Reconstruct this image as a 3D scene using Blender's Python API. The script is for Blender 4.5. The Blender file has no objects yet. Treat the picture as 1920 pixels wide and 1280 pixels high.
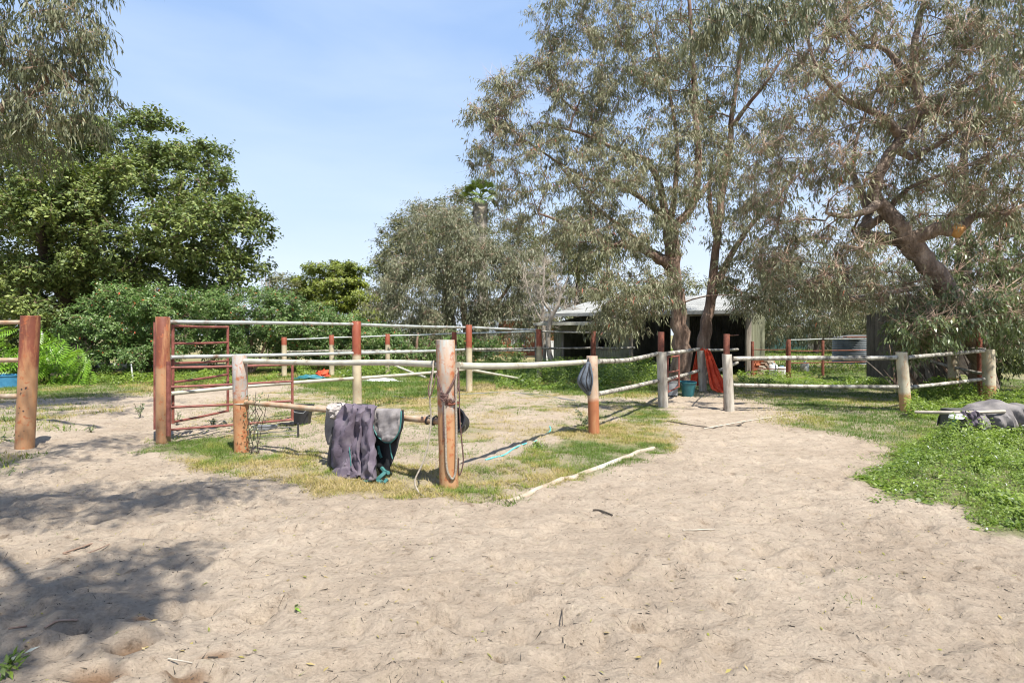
import bpy, math, random
import numpy as np
from mathutils import Vector
R = math.radians
random.seed(7)
scene = bpy.context.scene
F = 1067.0; YH = 628.0; EYE = 1.5
# ------------------------------------------------------------------ camera
cd = bpy.data.cameras.new('camera'); cam = bpy.data.objects.new('camera', cd)
scene.collection.objects.link(cam)
cam.location = (0, 0, EYE); cam.rotation_euler = (R(90), 0, 0)
cd.lens = 20; cd.sensor_width = 36; cd.shift_y = -0.00625
cd.clip_start = 0.05; cd.clip_end = 3000
scene.camera = cam
# ------------------------------------------------------------------ world
SUN_AZ, SUN_EL = R(148), R(62)
w = bpy.data.worlds.new('World'); scene.world = w; w.use_nodes = True
nt = w.node_tree; N = nt.nodes; L = nt.links
for n in list(N): N.remove(n)
out = N.new('ShaderNodeOutputWorld'); bg = N.new('ShaderNodeBackground')
sky = N.new('ShaderNodeTexSky'); sky.sky_type = 'NISHITA'; sky.sun_disc = False
sky.sun_elevation = SUN_EL; sky.sun_rotation = SUN_AZ
sky.air_density = 1.0; sky.dust_density = 1.1; sky.ozone_density = 2.2
tc = N.new('ShaderNodeTexCoord'); mp = N.new('ShaderNodeMapping'); mp.inputs['Scale'].default_value = (1.0, 1.0, 5.0)
mp.inputs['Rotation'].default_value = (0.1, 0.15, 0.5)
nz = N.new('ShaderNodeTexNoise'); nz.inputs['Scale'].default_value = 1.5; nz.inputs['Detail'].default_value = 7
nz.inputs['Roughness'].default_value = 0.5; nz.inputs['Distortion'].default_value = 0.5
rp = N.new('ShaderNodeValToRGB'); rp.color_ramp.elements[0].position = 0.42; rp.color_ramp.elements[0].color = (0.0,)*3+(1,)
rp.color_ramp.elements[1].position = 0.85; rp.color_ramp.elements[1].color = (0.34,)*3+(1,)
sp = N.new('ShaderNodeSeparateXYZ'); hz = N.new('ShaderNodeMapRange')
hz.inputs['From Min'].default_value = 0.0; hz.inputs['From Max'].default_value = 0.42
hz.inputs['To Min'].default_value = 0.32; hz.inputs['To Max'].default_value = 0.0
ad = N.new('ShaderNodeMath'); ad.operation = 'ADD'; ad.use_clamp = True
mx = N.new('ShaderNodeMixRGB'); mx.inputs['Color2'].default_value = (4.3, 4.75, 5.3, 1)
tint = N.new('ShaderNodeMixRGB'); tint.blend_type = 'MULTIPLY'; tint.inputs['Fac'].default_value = 1
tint.inputs['Color2'].default_value = (1.18, 1.0, 0.98, 1)
bg.inputs['Strength'].default_value = 0.12
L.new(tc.outputs['Generated'], mp.inputs['Vector']); L.new(mp.outputs[0], nz.inputs['Vector'])
L.new(nz.outputs['Fac'], rp.inputs['Fac']); L.new(tc.outputs['Generated'], sp.inputs[0])
L.new(sp.outputs['Z'], hz.inputs['Value']); L.new(rp.outputs[0], ad.inputs[0]); L.new(hz.outputs[0], ad.inputs[1])
grad = ramp0 = N.new('ShaderNodeValToRGB'); e_ = grad.color_ramp.elements; e_[0].position = 0; e_[0].color = (.70, .82, .97, 1); e_[1].position = 1; e_[1].color = (.22, .37, .72, 1)
for p_, c_ in ((.22, (.50, .69, .97, 1)), (.50, (.37, .57, .93, 1))): q_ = e_.new(p_); q_.color = c_
g8 = N.new('ShaderNodeMixRGB'); g8.blend_type = 'MULTIPLY'; g8.inputs['Fac'].default_value = 1; g8.inputs['Color2'].default_value = (4.9,)*3+(1,)
veil = N.new('ShaderNodeMixRGB'); veil.inputs['Fac'].default_value = .78     # thin high veil that whitens the clear sky
L.new(sp.outputs['Z'], grad.inputs['Fac']); L.new(grad.outputs[0], g8.inputs['Color1'])
L.new(sky.outputs[0], tint.inputs['Color1']); L.new(tint.outputs[0], veil.inputs['Color1']); L.new(g8.outputs[0], veil.inputs['Color2']); L.new(veil.outputs[0], mx.inputs['Color1']); L.new(ad.outputs[0], mx.inputs['Fac'])
L.new(mx.outputs[0], bg.inputs['Color']); L.new(bg.outputs[0], out.inputs[0])
# ------------------------------------------------------------------ sun
sd = bpy.data.lights.new('sun', 'SUN'); sun = bpy.data.objects.new('sun', sd); scene.collection.objects.link(sun)
sd.energy = 5.0; sd.angle = R(0.5); sd.color = (1.0, 0.95, 0.87)
sv = Vector((math.sin(SUN_AZ)*math.cos(SUN_EL), math.cos(SUN_AZ)*math.cos(SUN_EL), math.sin(SUN_EL)))
sun.rotation_euler = sv.to_track_quat('Z', 'Y').to_euler(); sun.location = (10, -15, 30)
scene.view_settings.view_transform = 'Standard'; scene.view_settings.look = 'None'
scene.view_settings.gamma = 1; scene.view_settings.use_curve_mapping = False
scene.view_settings.exposure = 0.95
try: scene.cycles.filter_width = 1.1
except Exception: pass

# ------------------------------------------------------------------ helpers
COL = scene.collection
def at(px, py, d): return Vector(((px-960)/F*d, d, EYE+(YH-py)/F*d))
def gd(py): return EYE*F/(py-YH)
def G(px, py): d = gd(py); return Vector(((px-960)/F*d, d, 0))
def tag(o, label=None, cat=None, group=None, kind=None):
    if label: o['label'] = label
    if cat: o['category'] = cat
    if group: o['group'] = group
    if kind: o['kind'] = kind
    return o
def empty(name, loc, label=None, cat=None, group=None):
    o = bpy.data.objects.new(name, None); COL.objects.link(o); o.location = loc; o.empty_display_size = .2
    bpy.context.view_layer  # keep
    return tag(o, label, cat, group)
def link(name, me, m, parent=None, smooth=True):
    o = bpy.data.objects.new(name, me); COL.objects.link(o)
    if m:
        for x in (m if isinstance(m, (list, tuple)) else [m]): me.materials.append(x)
    if smooth: me.polygons.foreach_set('use_smooth', np.ones(len(me.polygons), dtype=bool))
    if parent: o.parent = parent
    return o
def worldloc(p):
    v = Vector((0, 0, 0))
    while p: v += p.location; p = p.parent
    return v
class MB:
    def __init__(s): s.v = []; s.f = []; s.mi = []
    def quadstrip(s, rings, close=True, cap=(False, False), mi=0):
        n = len(rings[0]); b = len(s.v)
        for r in rings: s.v += [tuple(p) for p in r]
        for i in range(len(rings)-1):
            for j in range(n if close else n-1):
                k = (j+1) % n
                s.f.append((b+i*n+j, b+i*n+k, b+(i+1)*n+k, b+(i+1)*n+j)); s.mi.append(mi)
        if cap[0]: s.f.append(tuple(b+j for j in reversed(range(n)))); s.mi.append(mi)
        if cap[1]: s.f.append(tuple(b+(len(rings)-1)*n+j for j in range(n))); s.mi.append(mi)
        return s
    def tube(s, pts, rad, n=8, cap=(True, True), mi=0, jit=0):
        pts = [Vector(p) for p in pts]
        if not isinstance(rad, (list, tuple)): rad = [rad]*len(pts)
        rings = []; up = None
        for i, p in enumerate(pts):
            a = pts[max(i-1, 0)]; c = pts[min(i+1, len(pts)-1)]
            t = (c-a).normalized()
            if up is None:
                up = t.cross(Vector((0, 0, 1)))
                if up.length < .05: up = t.cross(Vector((0, 1, 0)))
                up.normalize()
            else:
                up = (up - t*up.dot(t)).normalized()
            w_ = t.cross(up)
            ring = []
            for k in range(n):
                th = 2*math.pi*k/n; rr = rad[i]*(1+jit*(random.random()-.5))
                ring.append(p+(up*math.cos(th)+w_*math.sin(th))*rr)
            rings.append(ring)
        return s.quadstrip(rings, True, cap, mi)
    def box(s, c, sx, sy, sz, e1=(1, 0, 0), e2=(0, 1, 0), e3=(0, 0, 1), mi=0):
        c = Vector(c); e1 = Vector(e1)*sx/2; e2 = Vector(e2)*sy/2; e3 = Vector(e3)*sz/2; b = len(s.v)
        for z in (-1, 1):
            for (x, y) in ((-1, -1), (1, -1), (1, 1), (-1, 1)): s.v.append(tuple(c+e1*x+e2*y+e3*z))
        for q in ((3, 2, 1, 0), (4, 5, 6, 7), (0, 1, 5, 4), (1, 2, 6, 5), (2, 3, 7, 6), (3, 0, 4, 7)):
            s.f.append(tuple(b+i for i in q)); s.mi.append(mi)
        return s
    def lathe(s, c, prof, n=20, mi=0, wob=0):
        c = Vector(c); rings = []
        for (r, z) in prof:
            rings.append([c+Vector((r*math.cos(2*math.pi*k/n)*(1+wob*math.sin(3*k)), r*math.sin(2*math.pi*k/n), z)) for k in range(n)])
        return s.quadstrip(rings, True, (False, False), mi)
    def build(s, name, m, parent=None, smooth=True, bevel=0, bm_=None):
        off = worldloc(parent)
        me = bpy.data.meshes.new(name)
        me.from_pydata([(x-off.x, y-off.y, z-off.z) for x, y, z in s.v], [], s.f)
        o = link(name, me, m, parent, smooth)
        if any(s.mi): me.polygons.foreach_set('material_index', s.mi)
        if smooth: o.data.set_sharp_from_angle(angle=R(40))
        if bevel:
            b = o.modifiers.new('bevel', 'BEVEL'); b.width = bevel; b.segments = 2; b.limit_method = 'ANGLE'
        return o
def mesh_np(name, V, faces, m, parent=None, rnd=None, smooth=False, attrs=None):
    """faces: list of (k x n) index arrays"""
    off = np.array(worldloc(parent))
    me = bpy.data.meshes.new(name)
    V = np.asarray(V, dtype=np.float32)-off.astype(np.float32)
    me.vertices.add(len(V)); me.vertices.foreach_set('co', V.ravel())
    nl = sum(f.size for f in faces); nf = sum(len(f) for f in faces)
    me.loops.add(nl); me.polygons.add(nf)
    me.loops.foreach_set('vertex_index', np.concatenate([f.ravel() for f in faces]).astype(np.int32))
    st = []; c = 0
    for f in faces:
        st.append(c+np.arange(len(f))*f.shape[1]); c += f.size
    me.polygons.foreach_set('loop_start', np.concatenate(st).astype(np.int32))
    me.update(calc_edges=True)
    if rnd is not None:
        a = me.attributes.new('rnd', 'FLOAT', 'POINT'); a.data.foreach_set('value', np.asarray(rnd, dtype=np.float32))
    for k, v in (attrs or {}).items():
        a = me.attributes.new(k, 'FLOAT', 'POINT'); a.data.foreach_set('value', np.asarray(v, dtype=np.float32).ravel())
    return link(name, me, m, parent, smooth)
def smoothpath(pts, n=6):
    pts = [Vector(p) for p in pts]; o = []
    for i in range(len(pts)-1):
        p0 = pts[max(i-1, 0)]; p1 = pts[i]; p2 = pts[i+1]; p3 = pts[min(i+2, len(pts)-1)]
        for k in range(n):
            t = k/n
            o.append(.5*((2*p1)+(-p0+p2)*t+(2*p0-5*p1+4*p2-p3)*t*t+(-p0+3*p1-3*p2+p3)*t**3))
    o.append(pts[-1]); return o
# numpy value noise
_T = [np.random.RandomState(s).rand(256, 256) for s in range(8)]
def vn(x, y, s=0):
    xi = np.floor(x).astype(int); yi = np.floor(y).astype(int); fx = x-xi; fy = y-yi
    fx = fx*fx*(3-2*fx); fy = fy*fy*(3-2*fy); T = _T[s % 8]
    a = T[xi & 255, yi & 255]; b = T[(xi+1) & 255, yi & 255]; c = T[xi & 255, (yi+1) & 255]; d = T[(xi+1) & 255, (yi+1) & 255]
    return (a*(1-fx)+b*fx)*(1-fy)+(c*(1-fx)+d*fx)*fy
def fbm(x, y, sc, o=4, s=0):
    r = 0; a = .5; t = 0
    for i in range(o):
        r = r+a*vn(x*sc+17.3*i, y*sc+5.1*i, s+i); t += a; a *= .55; sc *= 2.03
    return r/t
def polyd(x, y, poly):
    """signed distance, positive inside"""
    d = np.full(x.shape, 1e9); ins = np.zeros(x.shape, bool); n = len(poly)
    for i in range(n):
        x0, y0 = poly[i]; x1, y1 = poly[(i+1) % n]
        ex, ey = x1-x0, y1-y0; t = np.clip(((x-x0)*ex+(y-y0)*ey)/(ex*ex+ey*ey+1e-9), 0, 1)
        d = np.minimum(d, np.hypot(x-x0-t*ex, y-y0-t*ey))
        if abs(ey) > 1e-9:
            c = ((y0 > y) != (y1 > y)) & (x < ex*(y-y0)/ey+x0); ins ^= c
    return np.where(ins, d, -d)
def ss(a, b, v): t = np.clip((v-a)/(b-a), 0, 1); return t*t*(3-2*t)
def gpoly(pts): return [tuple(G(*p)[:2]) for p in pts]

# ------------------------------------------------------------------ materials
def newmat(name):
    m = bpy.data.materials.new(name); m.use_nodes = True
    nt = m.node_tree; b = nt.nodes['Principled BSDF']; return m, nt, b
def node(nt, typ, **kw):
    n = nt.nodes.new(typ)
    for k, v in kw.items():
        if k in n.inputs: n.inputs[k].default_value = v
        else: setattr(n, k, v)
    return n
def ramp(nt, src, stops):
    r = nt.nodes.new('ShaderNodeValToRGB'); e = r.color_ramp.elements
    while len(e) < len(stops): e.new(.5)
    for i, (p, c) in enumerate(stops): e[i].position = p; e[i].color = tuple(c)+(1,) if len(c) == 3 else c
    nt.links.new(src, r.inputs[0]); return r
def mat(name, stops, scale=6, rough=.7, bump=.3, metal=0, stretch=(1, 1, 1), detail=6, bdist=.01, bscale=None, spec=.5):
    m, nt, b = newmat(name)
    t = node(nt, 'ShaderNodeTexCoord'); mp = node(nt, 'ShaderNodeMapping'); mp.inputs['Scale'].default_value = stretch
    nt.links.new(t.outputs['Object'], mp.inputs[0])
    nz = node(nt, 'ShaderNodeTexNoise', Scale=scale, Detail=detail, Roughness=.62); nt.links.new(mp.outputs[0], nz.inputs['Vector'])
    r = ramp(nt, nz.outputs['Fac'], stops); nt.links.new(r.outputs[0], b.inputs['Base Color'])
    b.inputs['Roughness'].default_value = rough; b.inputs['Metallic'].default_value = metal
    b.inputs['Specular IOR Level'].default_value = spec
    if bump:
        n2 = node(nt, 'ShaderNodeTexNoise', Scale=bscale or scale*4, Detail=5); nt.links.new(mp.outputs[0], n2.inputs['Vector'])
        bp = node(nt, 'ShaderNodeBump', Strength=bump, Distance=bdist); nt.links.new(n2.outputs['Fac'], bp.inputs['Height'])
        nt.links.new(bp.outputs[0], b.inputs['Normal'])
    return m
def leafmat(name, stops, rough=.5, trans=.25, tcol=(.25, .35, .05), spec=.5):
    m, nt, b = newmat(name)
    a = node(nt, 'ShaderNodeAttribute'); a.attribute_name = 'rnd'
    r = ramp(nt, a.outputs['Fac'], stops); nt.links.new(r.outputs[0], b.inputs['Base Color'])
    b.inputs['Roughness'].default_value = rough; b.inputs['Specular IOR Level'].default_value = spec
    tr = node(nt, 'ShaderNodeBsdfTranslucent'); ms = node(nt, 'ShaderNodeMixShader', Fac=trans)
    mxx = node(nt, 'ShaderNodeMixRGB'); mxx.inputs['Fac'].default_value = .5; mxx.inputs['Color2'].default_value = tcol+(1,)
    nt.links.new(r.outputs[0], mxx.inputs['Color1']); nt.links.new(mxx.outputs[0], tr.inputs['Color'])
    nt.links.new(b.outputs[0], ms.inputs[1]); nt.links.new(tr.outputs[0], ms.inputs[2])
    nt.links.new(ms.outputs[0], nt.nodes['Material Output'].inputs[0]); return m
def rustpost(name, top, low, split, rust=(.33, .10, .035), amt=.5, seed=0., blotch=(.40, .20, .09)):
    """painted / galvanised pipe: one coating above split (m above ground), another below, rust streaks over both"""
    m, nt, b = newmat(name)
    t = node(nt, 'ShaderNodeTexCoord'); s = node(nt, 'ShaderNodeSeparateXYZ'); nt.links.new(t.outputs['Object'], s.inputs[0])
    mp = node(nt, 'ShaderNodeMapping'); mp.inputs['Scale'].default_value = (1, 1, .18); mp.inputs['Location'].default_value = (seed, seed*2, seed)
    nt.links.new(t.outputs['Object'], mp.inputs[0])
    n1 = node(nt, 'ShaderNodeTexNoise', Scale=9, Detail=8, Roughness=.7); nt.links.new(mp.outputs[0], n1.inputs['Vector'])
    mp2 = node(nt, 'ShaderNodeMapping'); mp2.inputs['Location'].default_value = (seed*3, seed, 0); nt.links.new(t.outputs['Object'], mp2.inputs[0])
    n2 = node(nt, 'ShaderNodeTexNoise', Scale=14, Detail=8, Roughness=.7); nt.links.new(mp2.outputs[0], n2.inputs['Vector'])
    n3 = node(nt, 'ShaderNodeTexNoise', Scale=3, Detail=3); nt.links.new(mp2.outputs[0], n3.inputs['Vector'])
    # split height with a wavy edge
    a = node(nt, 'ShaderNodeMath', operation='MULTIPLY_ADD'); a.inputs[1].default_value = .10; nt.links.new(n2.outputs['Fac'], a.inputs[0]); nt.links.new(s.outputs['Z'], a.inputs[2])
    mr = node(nt, 'ShaderNodeMapRange'); mr.inputs['From Min'].default_value = split+.02; mr.inputs['From Max'].default_value = split+.08
    nt.links.new(a.outputs[0], mr.inputs['Value'])
    cm = node(nt, 'ShaderNodeMixRGB'); cm.inputs['Color1'].default_value = tuple(low)+(1,); cm.inputs['Color2'].default_value = tuple(top)+(1,)
    nt.links.new(mr.outputs[0], cm.inputs['Fac'])
    v1 = ramp(nt, n3.outputs['Fac'], [(.3, (.62, .60, .58)), (.5, (.95,)*3), (.7, (1.15,)*3)]); mv = node(nt, 'ShaderNodeMixRGB', blend_type='MULTIPLY'); mv.inputs['Fac'].default_value = 1
    nt.links.new(cm.outputs[0], mv.inputs['Color1']); nt.links.new(v1.outputs[0], mv.inputs['Color2'])
    r1 = ramp(nt, n1.outputs['Fac'], [(.60-.22*amt, (0,)*3), (.70-.12*amt, (.85,)*3)])
    m1 = node(nt, 'ShaderNodeMixRGB'); m1.inputs['Color2'].default_value = tuple(blotch)+(1,)
    nt.links.new(r1.outputs[0], m1.inputs['Fac']); nt.links.new(mv.outputs[0], m1.inputs['Color1'])
    r2 = ramp(nt, n2.outputs['Fac'], [(.62-.12*amt, (0,)*3), (.68-.08*amt, (.9,)*3)])
    m2 = node(nt, 'ShaderNodeMixRGB'); m2.inputs['Color2'].default_value = tuple(rust)+(1,)
    nt.links.new(r2.outputs[0], m2.inputs['Fac']); nt.links.new(m1.outputs[0], m2.inputs['Color1'])
    nt.links.new(m2.outputs[0], b.inputs['Base Color']); b.inputs['Roughness'].default_value = .62
    bp = node(nt, 'ShaderNodeBump', Strength=.5, Distance=.004); nt.links.new(n2.outputs['Fac'], bp.inputs['Height']); nt.links.new(bp.outputs[0], b.inputs['Normal'])
    return m
M = {}
RUST = (.30, .085, .04)
M['post_a'] = rustpost('pipe_grey_over_orange', (.33, .34, .315), (.42, .25, .13), .74, amt=.85, seed=1.3)
M['post_b'] = rustpost('pipe_grey_over_orange_b', (.34, .33, .31), (.38, .19, .09), .70, amt=.8, seed=4.1)
M['post_c'] = rustpost('pipe_cream_over_rust', (.44, .33, .24), (.33, .12, .05), .52, amt=.35, seed=7.7)
M['post_d'] = rustpost('pipe_rust_over_cream', (.25, .060, .028), (.48, .41, .28), 1.14, amt=.25, seed=2.2)
M['post_e'] = rustpost('pipe_rust_over_tan', (.20, .058, .030), (.35, .20, .105), 1.05, amt=.55, seed=9.2)
M['post_f'] = rustpost('pipe_cream', (.50, .45, .33), (.46, .26, .12), .35, amt=.3, seed=5.2)
M['post_g'] = mat('weathered_pale_post', [(.3, (.16, .13, .10)), (.48, (.38, .34, .28)), (.7, (.52, .49, .42))], 9, .8, .6, stretch=(1, 1, .2))
M['rust'] = mat('rusty_red_steel', [(.35, (.10, .030, .018)), (.6, (.20, .060, .032)), (.8, (.30, .12, .07))], 14, .7, .4)
M['gate'] = mat('red_oxide_pipe', [(.35, (.13, .036, .026)), (.6, (.25, .082, .060)), (.8, (.38, .20, .14))], 9, .6, .3)
M['rail_w'] = mat('weathered_white_pipe', [(.3, (.20, .15, .10)), (.42, (.38, .36, .29)), (.62, (.47, .46, .38)), (.85, (.33, .32, .27))], 5, .5, .25, detail=8)
M['rail_g'] = mat('galvanised_pipe', [(.3, (.20, .13, .09)), (.45, (.36, .38, .36)), (.7, (.50, .53, .51))], 5, .45, .2, metal=.15)
M['rail_p'] = mat('peeling_white_pole', [(.38, (.09, .08, .065)), (.50, (.28, .26, .22)), (.64, (.48, .46, .40))], 10, .75, .5, stretch=(1, 1, .5))
M['rail_o'] = mat('tan_rusty_pipe', [(.3, (.28, .14, .07)), (.5, (.36, .26, .17)), (.75, (.44, .39, .31))], 6, .6, .25)
M['black'] = mat('black_plastic', [(.3, (.018, .018, .02)), (.8, (.05, .05, .055))], 8, .5, .1)
M['grey_pl'] = mat('dusty_grey_plastic', [(.3, (.13, .14, .15)), (.8, (.28, .29, .30))], 8, .6, .1)
M['teal'] = mat('teal_plastic', [(.3, (.015, .10, .12)), (.8, (.04, .20, .22))], 8, .5, .1)
M['blue'] = mat('blue_plastic', [(.3, (.03, .16, .30)), (.8, (.08, .30, .48))], 8, .5, .1)
M['rope'] = mat('dirty_rope', [(.3, (.20, .17, .13)), (.7, (.42, .37, .30))], 60, .9, .8)
M['rope_d'] = mat('brown_rope', [(.3, (.05, .03, .03)), (.7, (.20, .11, .09))], 60, .9, .8)
M['tealrope'] = mat('teal_rope', [(.3, (.04, .28, .30)), (.7, (.14, .48, .46))], 40, .8, .4)
M['rug'] = mat('faded_plum_canvas', [(.30, (.075, .058, .078)), (.52, (.110, .088, .115)), (.72, (.19, .165, .18))], 5, .9, .35, bscale=60, bdist=.004)
M['rug_g'] = mat('grey_quilted_canvas', [(.3, (.15, .135, .13)), (.7, (.27, .25, .245))], 9, .9, .4, bscale=80, bdist=.004)
M['fleece'] = mat('pale_fleece', [(.3, (.22, .19, .17)), (.7, (.50, .46, .43))], 14, .95, .8, bscale=70, bdist=.015)
M['navy'] = mat('black_lining', [(.3, (.008, .009, .012)), (.8, (.03, .03, .034))], 9, .8, .3)
M['trim'] = mat('teal_trim', [(.3, (.02, .10, .10)), (.8, (.06, .20, .185))], 9, .7, .1)
M['bag'] = mat('slate_blue_bag', [(.35, (.03, .035, .045)), (.55, (.09, .11, .14)), (.8, (.16, .18, .21))], 9, .6, .4)
M['orange'] = mat('orange_red_cloth', [(.3, (.42, .035, .012)), (.7, (.70, .09, .03))], 6, .8, .4)
M['tarp'] = mat('grey_brown_tarp', [(.3, (.07, .062, .065)), (.5, (.15, .138, .135)), (.75, (.25, .225, .205))], 5, .8, .4)
M['timber'] = mat('grey_timber', [(.3, (.12, .10, .08)), (.7, (.34, .30, .25))], 7, .85, .5, stretch=(1, 1, .2))
M['timber_d'] = mat('old_dark_timber', [(.3, (.045, .036, .028)), (.7, (.17, .145, .115))], 7, .85, .5, stretch=(1, 1, .2))
M['paletimber'] = mat('bleached_timber', [(.3, (.28, .24, .19)), (.7, (.50, .45, .37))], 12, .85, .5)
M['sheet'] = mat('mossy_cream_iron', [(.3, (.14, .14, .08)), (.5, (.28, .27, .18)), (.75, (.40, .39, .29))], 1.6, .7, .2, detail=9)
M['roof'] = mat('weathered_grey_iron', [(.3, (.17, .172, .165)), (.55, (.27, .275, .265)), (.7, (.33, .335, .32))], 2, .85, .1, spec=.15)
M['sheetg'] = mat('mossy_green_iron', [(.35, (.10, .10, .055)), (.55, (.20, .205, .13)), (.75, (.34, .34, .26))], 2.2, .8, .3, detail=9, stretch=(1, 1, .3))
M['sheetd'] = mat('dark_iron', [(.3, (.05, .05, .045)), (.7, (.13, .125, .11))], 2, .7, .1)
M['whitewall'] = mat('white_painted_iron', [(.3, (.55, .56, .56)), (.7, (.74, .75, .76))], 2, .6, .1)
M['brickm'] = mat('orange_red_brickwork', [(.3, (.30, .085, .04)), (.7, (.46, .16, .08))], 5, .85, .2)
M['greenfence'] = mat('green_fence_sheet', [(.3, (.018, .055, .048)), (.7, (.035, .09, .08))], 2, .6, .1)
M['tank'] = mat('slate_tank_iron', [(.3, (.06, .075, .09)), (.7, (.16, .18, .20))], 3, .5, .1, metal=.2)
M['bark'] = mat('grey_brown_bark', [(.3, (.075, .045, .032)), (.5, (.22, .145, .105)), (.75, (.42, .32, .25))], 7, .9, 1.0, stretch=(1, 1, .22), bscale=14, bdist=.06)
M['bark_pink'] = mat('smooth_pinkish_bark', [(.3, (.10, .055, .035)), (.5, (.25, .165, .115)), (.75, (.42, .33, .26))], 4, .8, .5, stretch=(1, 1, .35), bscale=18, bdist=.02)
M['bark_lean'] = mat('rough_grey_brown_bark', [(.3, (.075, .055, .042)), (.5, (.20, .15, .115)), (.75, (.42, .34, .27))], 5, .9, 1.0, stretch=(1, 1, .5), bscale=16, bdist=.08)
M['bark_dark'] = mat('dark_bark', [(.3, (.03, .025, .02)), (.7, (.10, .08, .06))], 7, .9, .8)
M['bark_white'] = mat('pale_grey_bark', [(.3, (.22, .185, .145)), (.7, (.40, .35, .29))], 5, .85, .4)
M['twig'] = mat('reddish_grey_twigs', [(.3, (.26, .165, .115)), (.7, (.52, .385, .29))], 3, .85, 0)
LM = {}
LM['gum'] = leafmat('gum_leaves', [(0, (.062, .076, .032)), (.38, (.160, .172, .088)), (.72, (.285, .28, .175)), (.97, (.32, .26, .16)), (1, (.34, .12, .07))], .55, .22, (.24, .25, .06), .4)
LM['gum_l'] = leafmat('blue_gum_leaves', [(0, (.048, .062, .032)), (.45, (.12, .135, .070)), (.8, (.21, .21, .12)), (1, (.26, .23, .12))], .55, .22, (.2, .26, .06), .4)
LM['silver'] = leafmat('silver_green_leaves', [(0, (.075, .085, .042)), (.5, (.17, .18, .10)), (.9, (.27, .265, .17)), (1, (.26, .20, .12))], .5, .2, (.22, .25, .08))
LM['dome'] = leafmat('olive_leaves', [(0, (.05, .06, .02)), (.5, (.13, .14, .052)), (1, (.20, .19, .08))], .55, .2, (.22, .25, .05))
LM['fig'] = leafmat('fig_leaves', [(0, (.026, .048, .014)), (.35, (.092, .132, .034)), (.7, (.185, .235, .065)), (1, (.29, .32, .09))], .55, .2, (.25, .32, .03), .35)
LM['shrub'] = leafmat('shrub_leaves', [(0, (.040, .080, .020)), (.5, (.125, .20, .055)), (.97, (.22, .30, .09)), (.985, (.55, .10, .04)), (1, (.6, .12, .05))], .45, .25, (.12, .35, .04))
LM['lime'] = leafmat('cypress_sprays', [(0, (.055, .085, .012)), (.5, (.16, .20, .025)), (1, (.27, .30, .04))], .55, .2, (.3, .4, .03))
LM['broad'] = leafmat('broad_grey_green_leaves', [(0, (.045, .07, .028)), (.5, (.13, .165, .07)), (.9, (.23, .26, .13)), (1, (.30, .28, .12))], .4, .25, (.2, .32, .05), .6)
LM['philo'] = leafmat('split_leaf_green', [(0, (.07, .17, .015)), (1, (.20, .36, .03))], .35, .35, (.35, .55, .03), .6)
LM['weed'] = leafmat('weed_green', [(0, (.045, .09, .014)), (.45, (.17, .24, .030)), (.90, (.28, .36, .06)), (.96, (.26, .32, .10)), (1, (.5, .52, .50))], .5, .35, (.3, .5, .04))
LM['grass'] = leafmat('lawn_blades', [(0, (.060, .125, .018)), (.35, (.13, .19, .030)), (.6, (.25, .255, .060)), (.85, (.37, .28, .11)), (1, (.46, .36, .20))], .65, .3, (.35, .4, .06), .3)
LM['palm'] = leafmat('palm_leaf_green', [(0, (.03, .075, .015)), (.5, (.10, .16, .03)), (1, (.26, .26, .06))], .55, .15, (.3, .4, .04))
M['flower'] = mat('white_petals', [(.3, (.7, .72, .78)), (.7, (.8, .8, .82))], 5, .7, 0)

# ------------------------------------------------------------------ ground
P_strip = gpoly([(395,872),(440,852),(560,853),(700,862),(830,872),(905,858),(1075,812),(1130,802),(1235,768),(1275,790),(1225,838),(1110,885),(1020,925),(960,945),(880,950),(780,930),(620,908),(500,897)])
P_pen = gpoly([(440,850),(290,828),(400,750),(560,725),(700,712),(1000,715),(1240,735),(1270,770),(1075,812),(905,858),(830,870),(560,855)])
P_back = gpoly([(420,712),(560,722),(650,752),(760,762),(860,735),(1000,730),(1100,745),(1230,745),(1260,720),(1240,688),(900,684),(420,688)])
P_gold = gpoly([(760,790),(860,765),(900,745),(1010,722),(960,718),(870,725),(760,760)])
P_right = gpoly([(1255,690),(1250,745),(1400,750),(1420,790),(1560,812),(1660,830),(1720,870),(1960,900),(1990,690)])
P_path = gpoly([(1235,752),(1250,830),(1400,800),(1470,775),(1400,745),(1330,735)])
P_weed = gpoly([(1622,870),(1660,835),(1720,812),(1790,800),(1850,815),(2010,835),(2050,1010),(1920,1000),(1860,988),(1800,945),(1700,935),(1640,905)])
P_left = gpoly([(-60,748),(150,746),(300,737),(430,722),(430,690),(-60,690)])
P_left2 = gpoly([(-80,905),(60,880),(120,850),(70,820),(120,790),(200,770),(160,752),(-80,752)])
P_gate = gpoly([(250,850),(330,835),(440,815),(440,850),(400,868),(300,845)])
def masks(x, y):
    n = fbm(x, y, .9, 4, 1)-.5; n2 = fbm(x, y, 3.1, 3, 2)-.5
    f = lambda P, e=.3: ss(-e, e, polyd(x, y, P)+n*1.1+n2*.5)
    strip = f(P_strip, .2); pen = f(P_pen); back = f(P_back, .6); gold = f(P_gold, .3)
    right = f(P_right, .4)*(1-.85*f(P_path, .5)); weed = f(P_weed, .2); left = f(P_left, .9); left2 = f(P_left2, .4); gate = f(P_gate, .2)
    far = ss(19, 23, y)*np.ones_like(x)
    patch = ss(.40, .62, fbm(x, y, 1.3, 4, 3))
    g = np.clip(strip*(.6+.4*patch)+pen*(.12+.42*patch)+back*.9+gold*.6+right*(.55+.45*patch)+weed+left*.8+left2*.55*patch+gate*.8+far, 0, 1)
    return dict(strip=strip, pen=pen, back=back, gold=gold, right=right, weed=weed, left=left, left2=left2, gate=gate, far=far, patch=patch, g=g)
def axis(fine, far):
    return np.array(fine+far)
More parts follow.
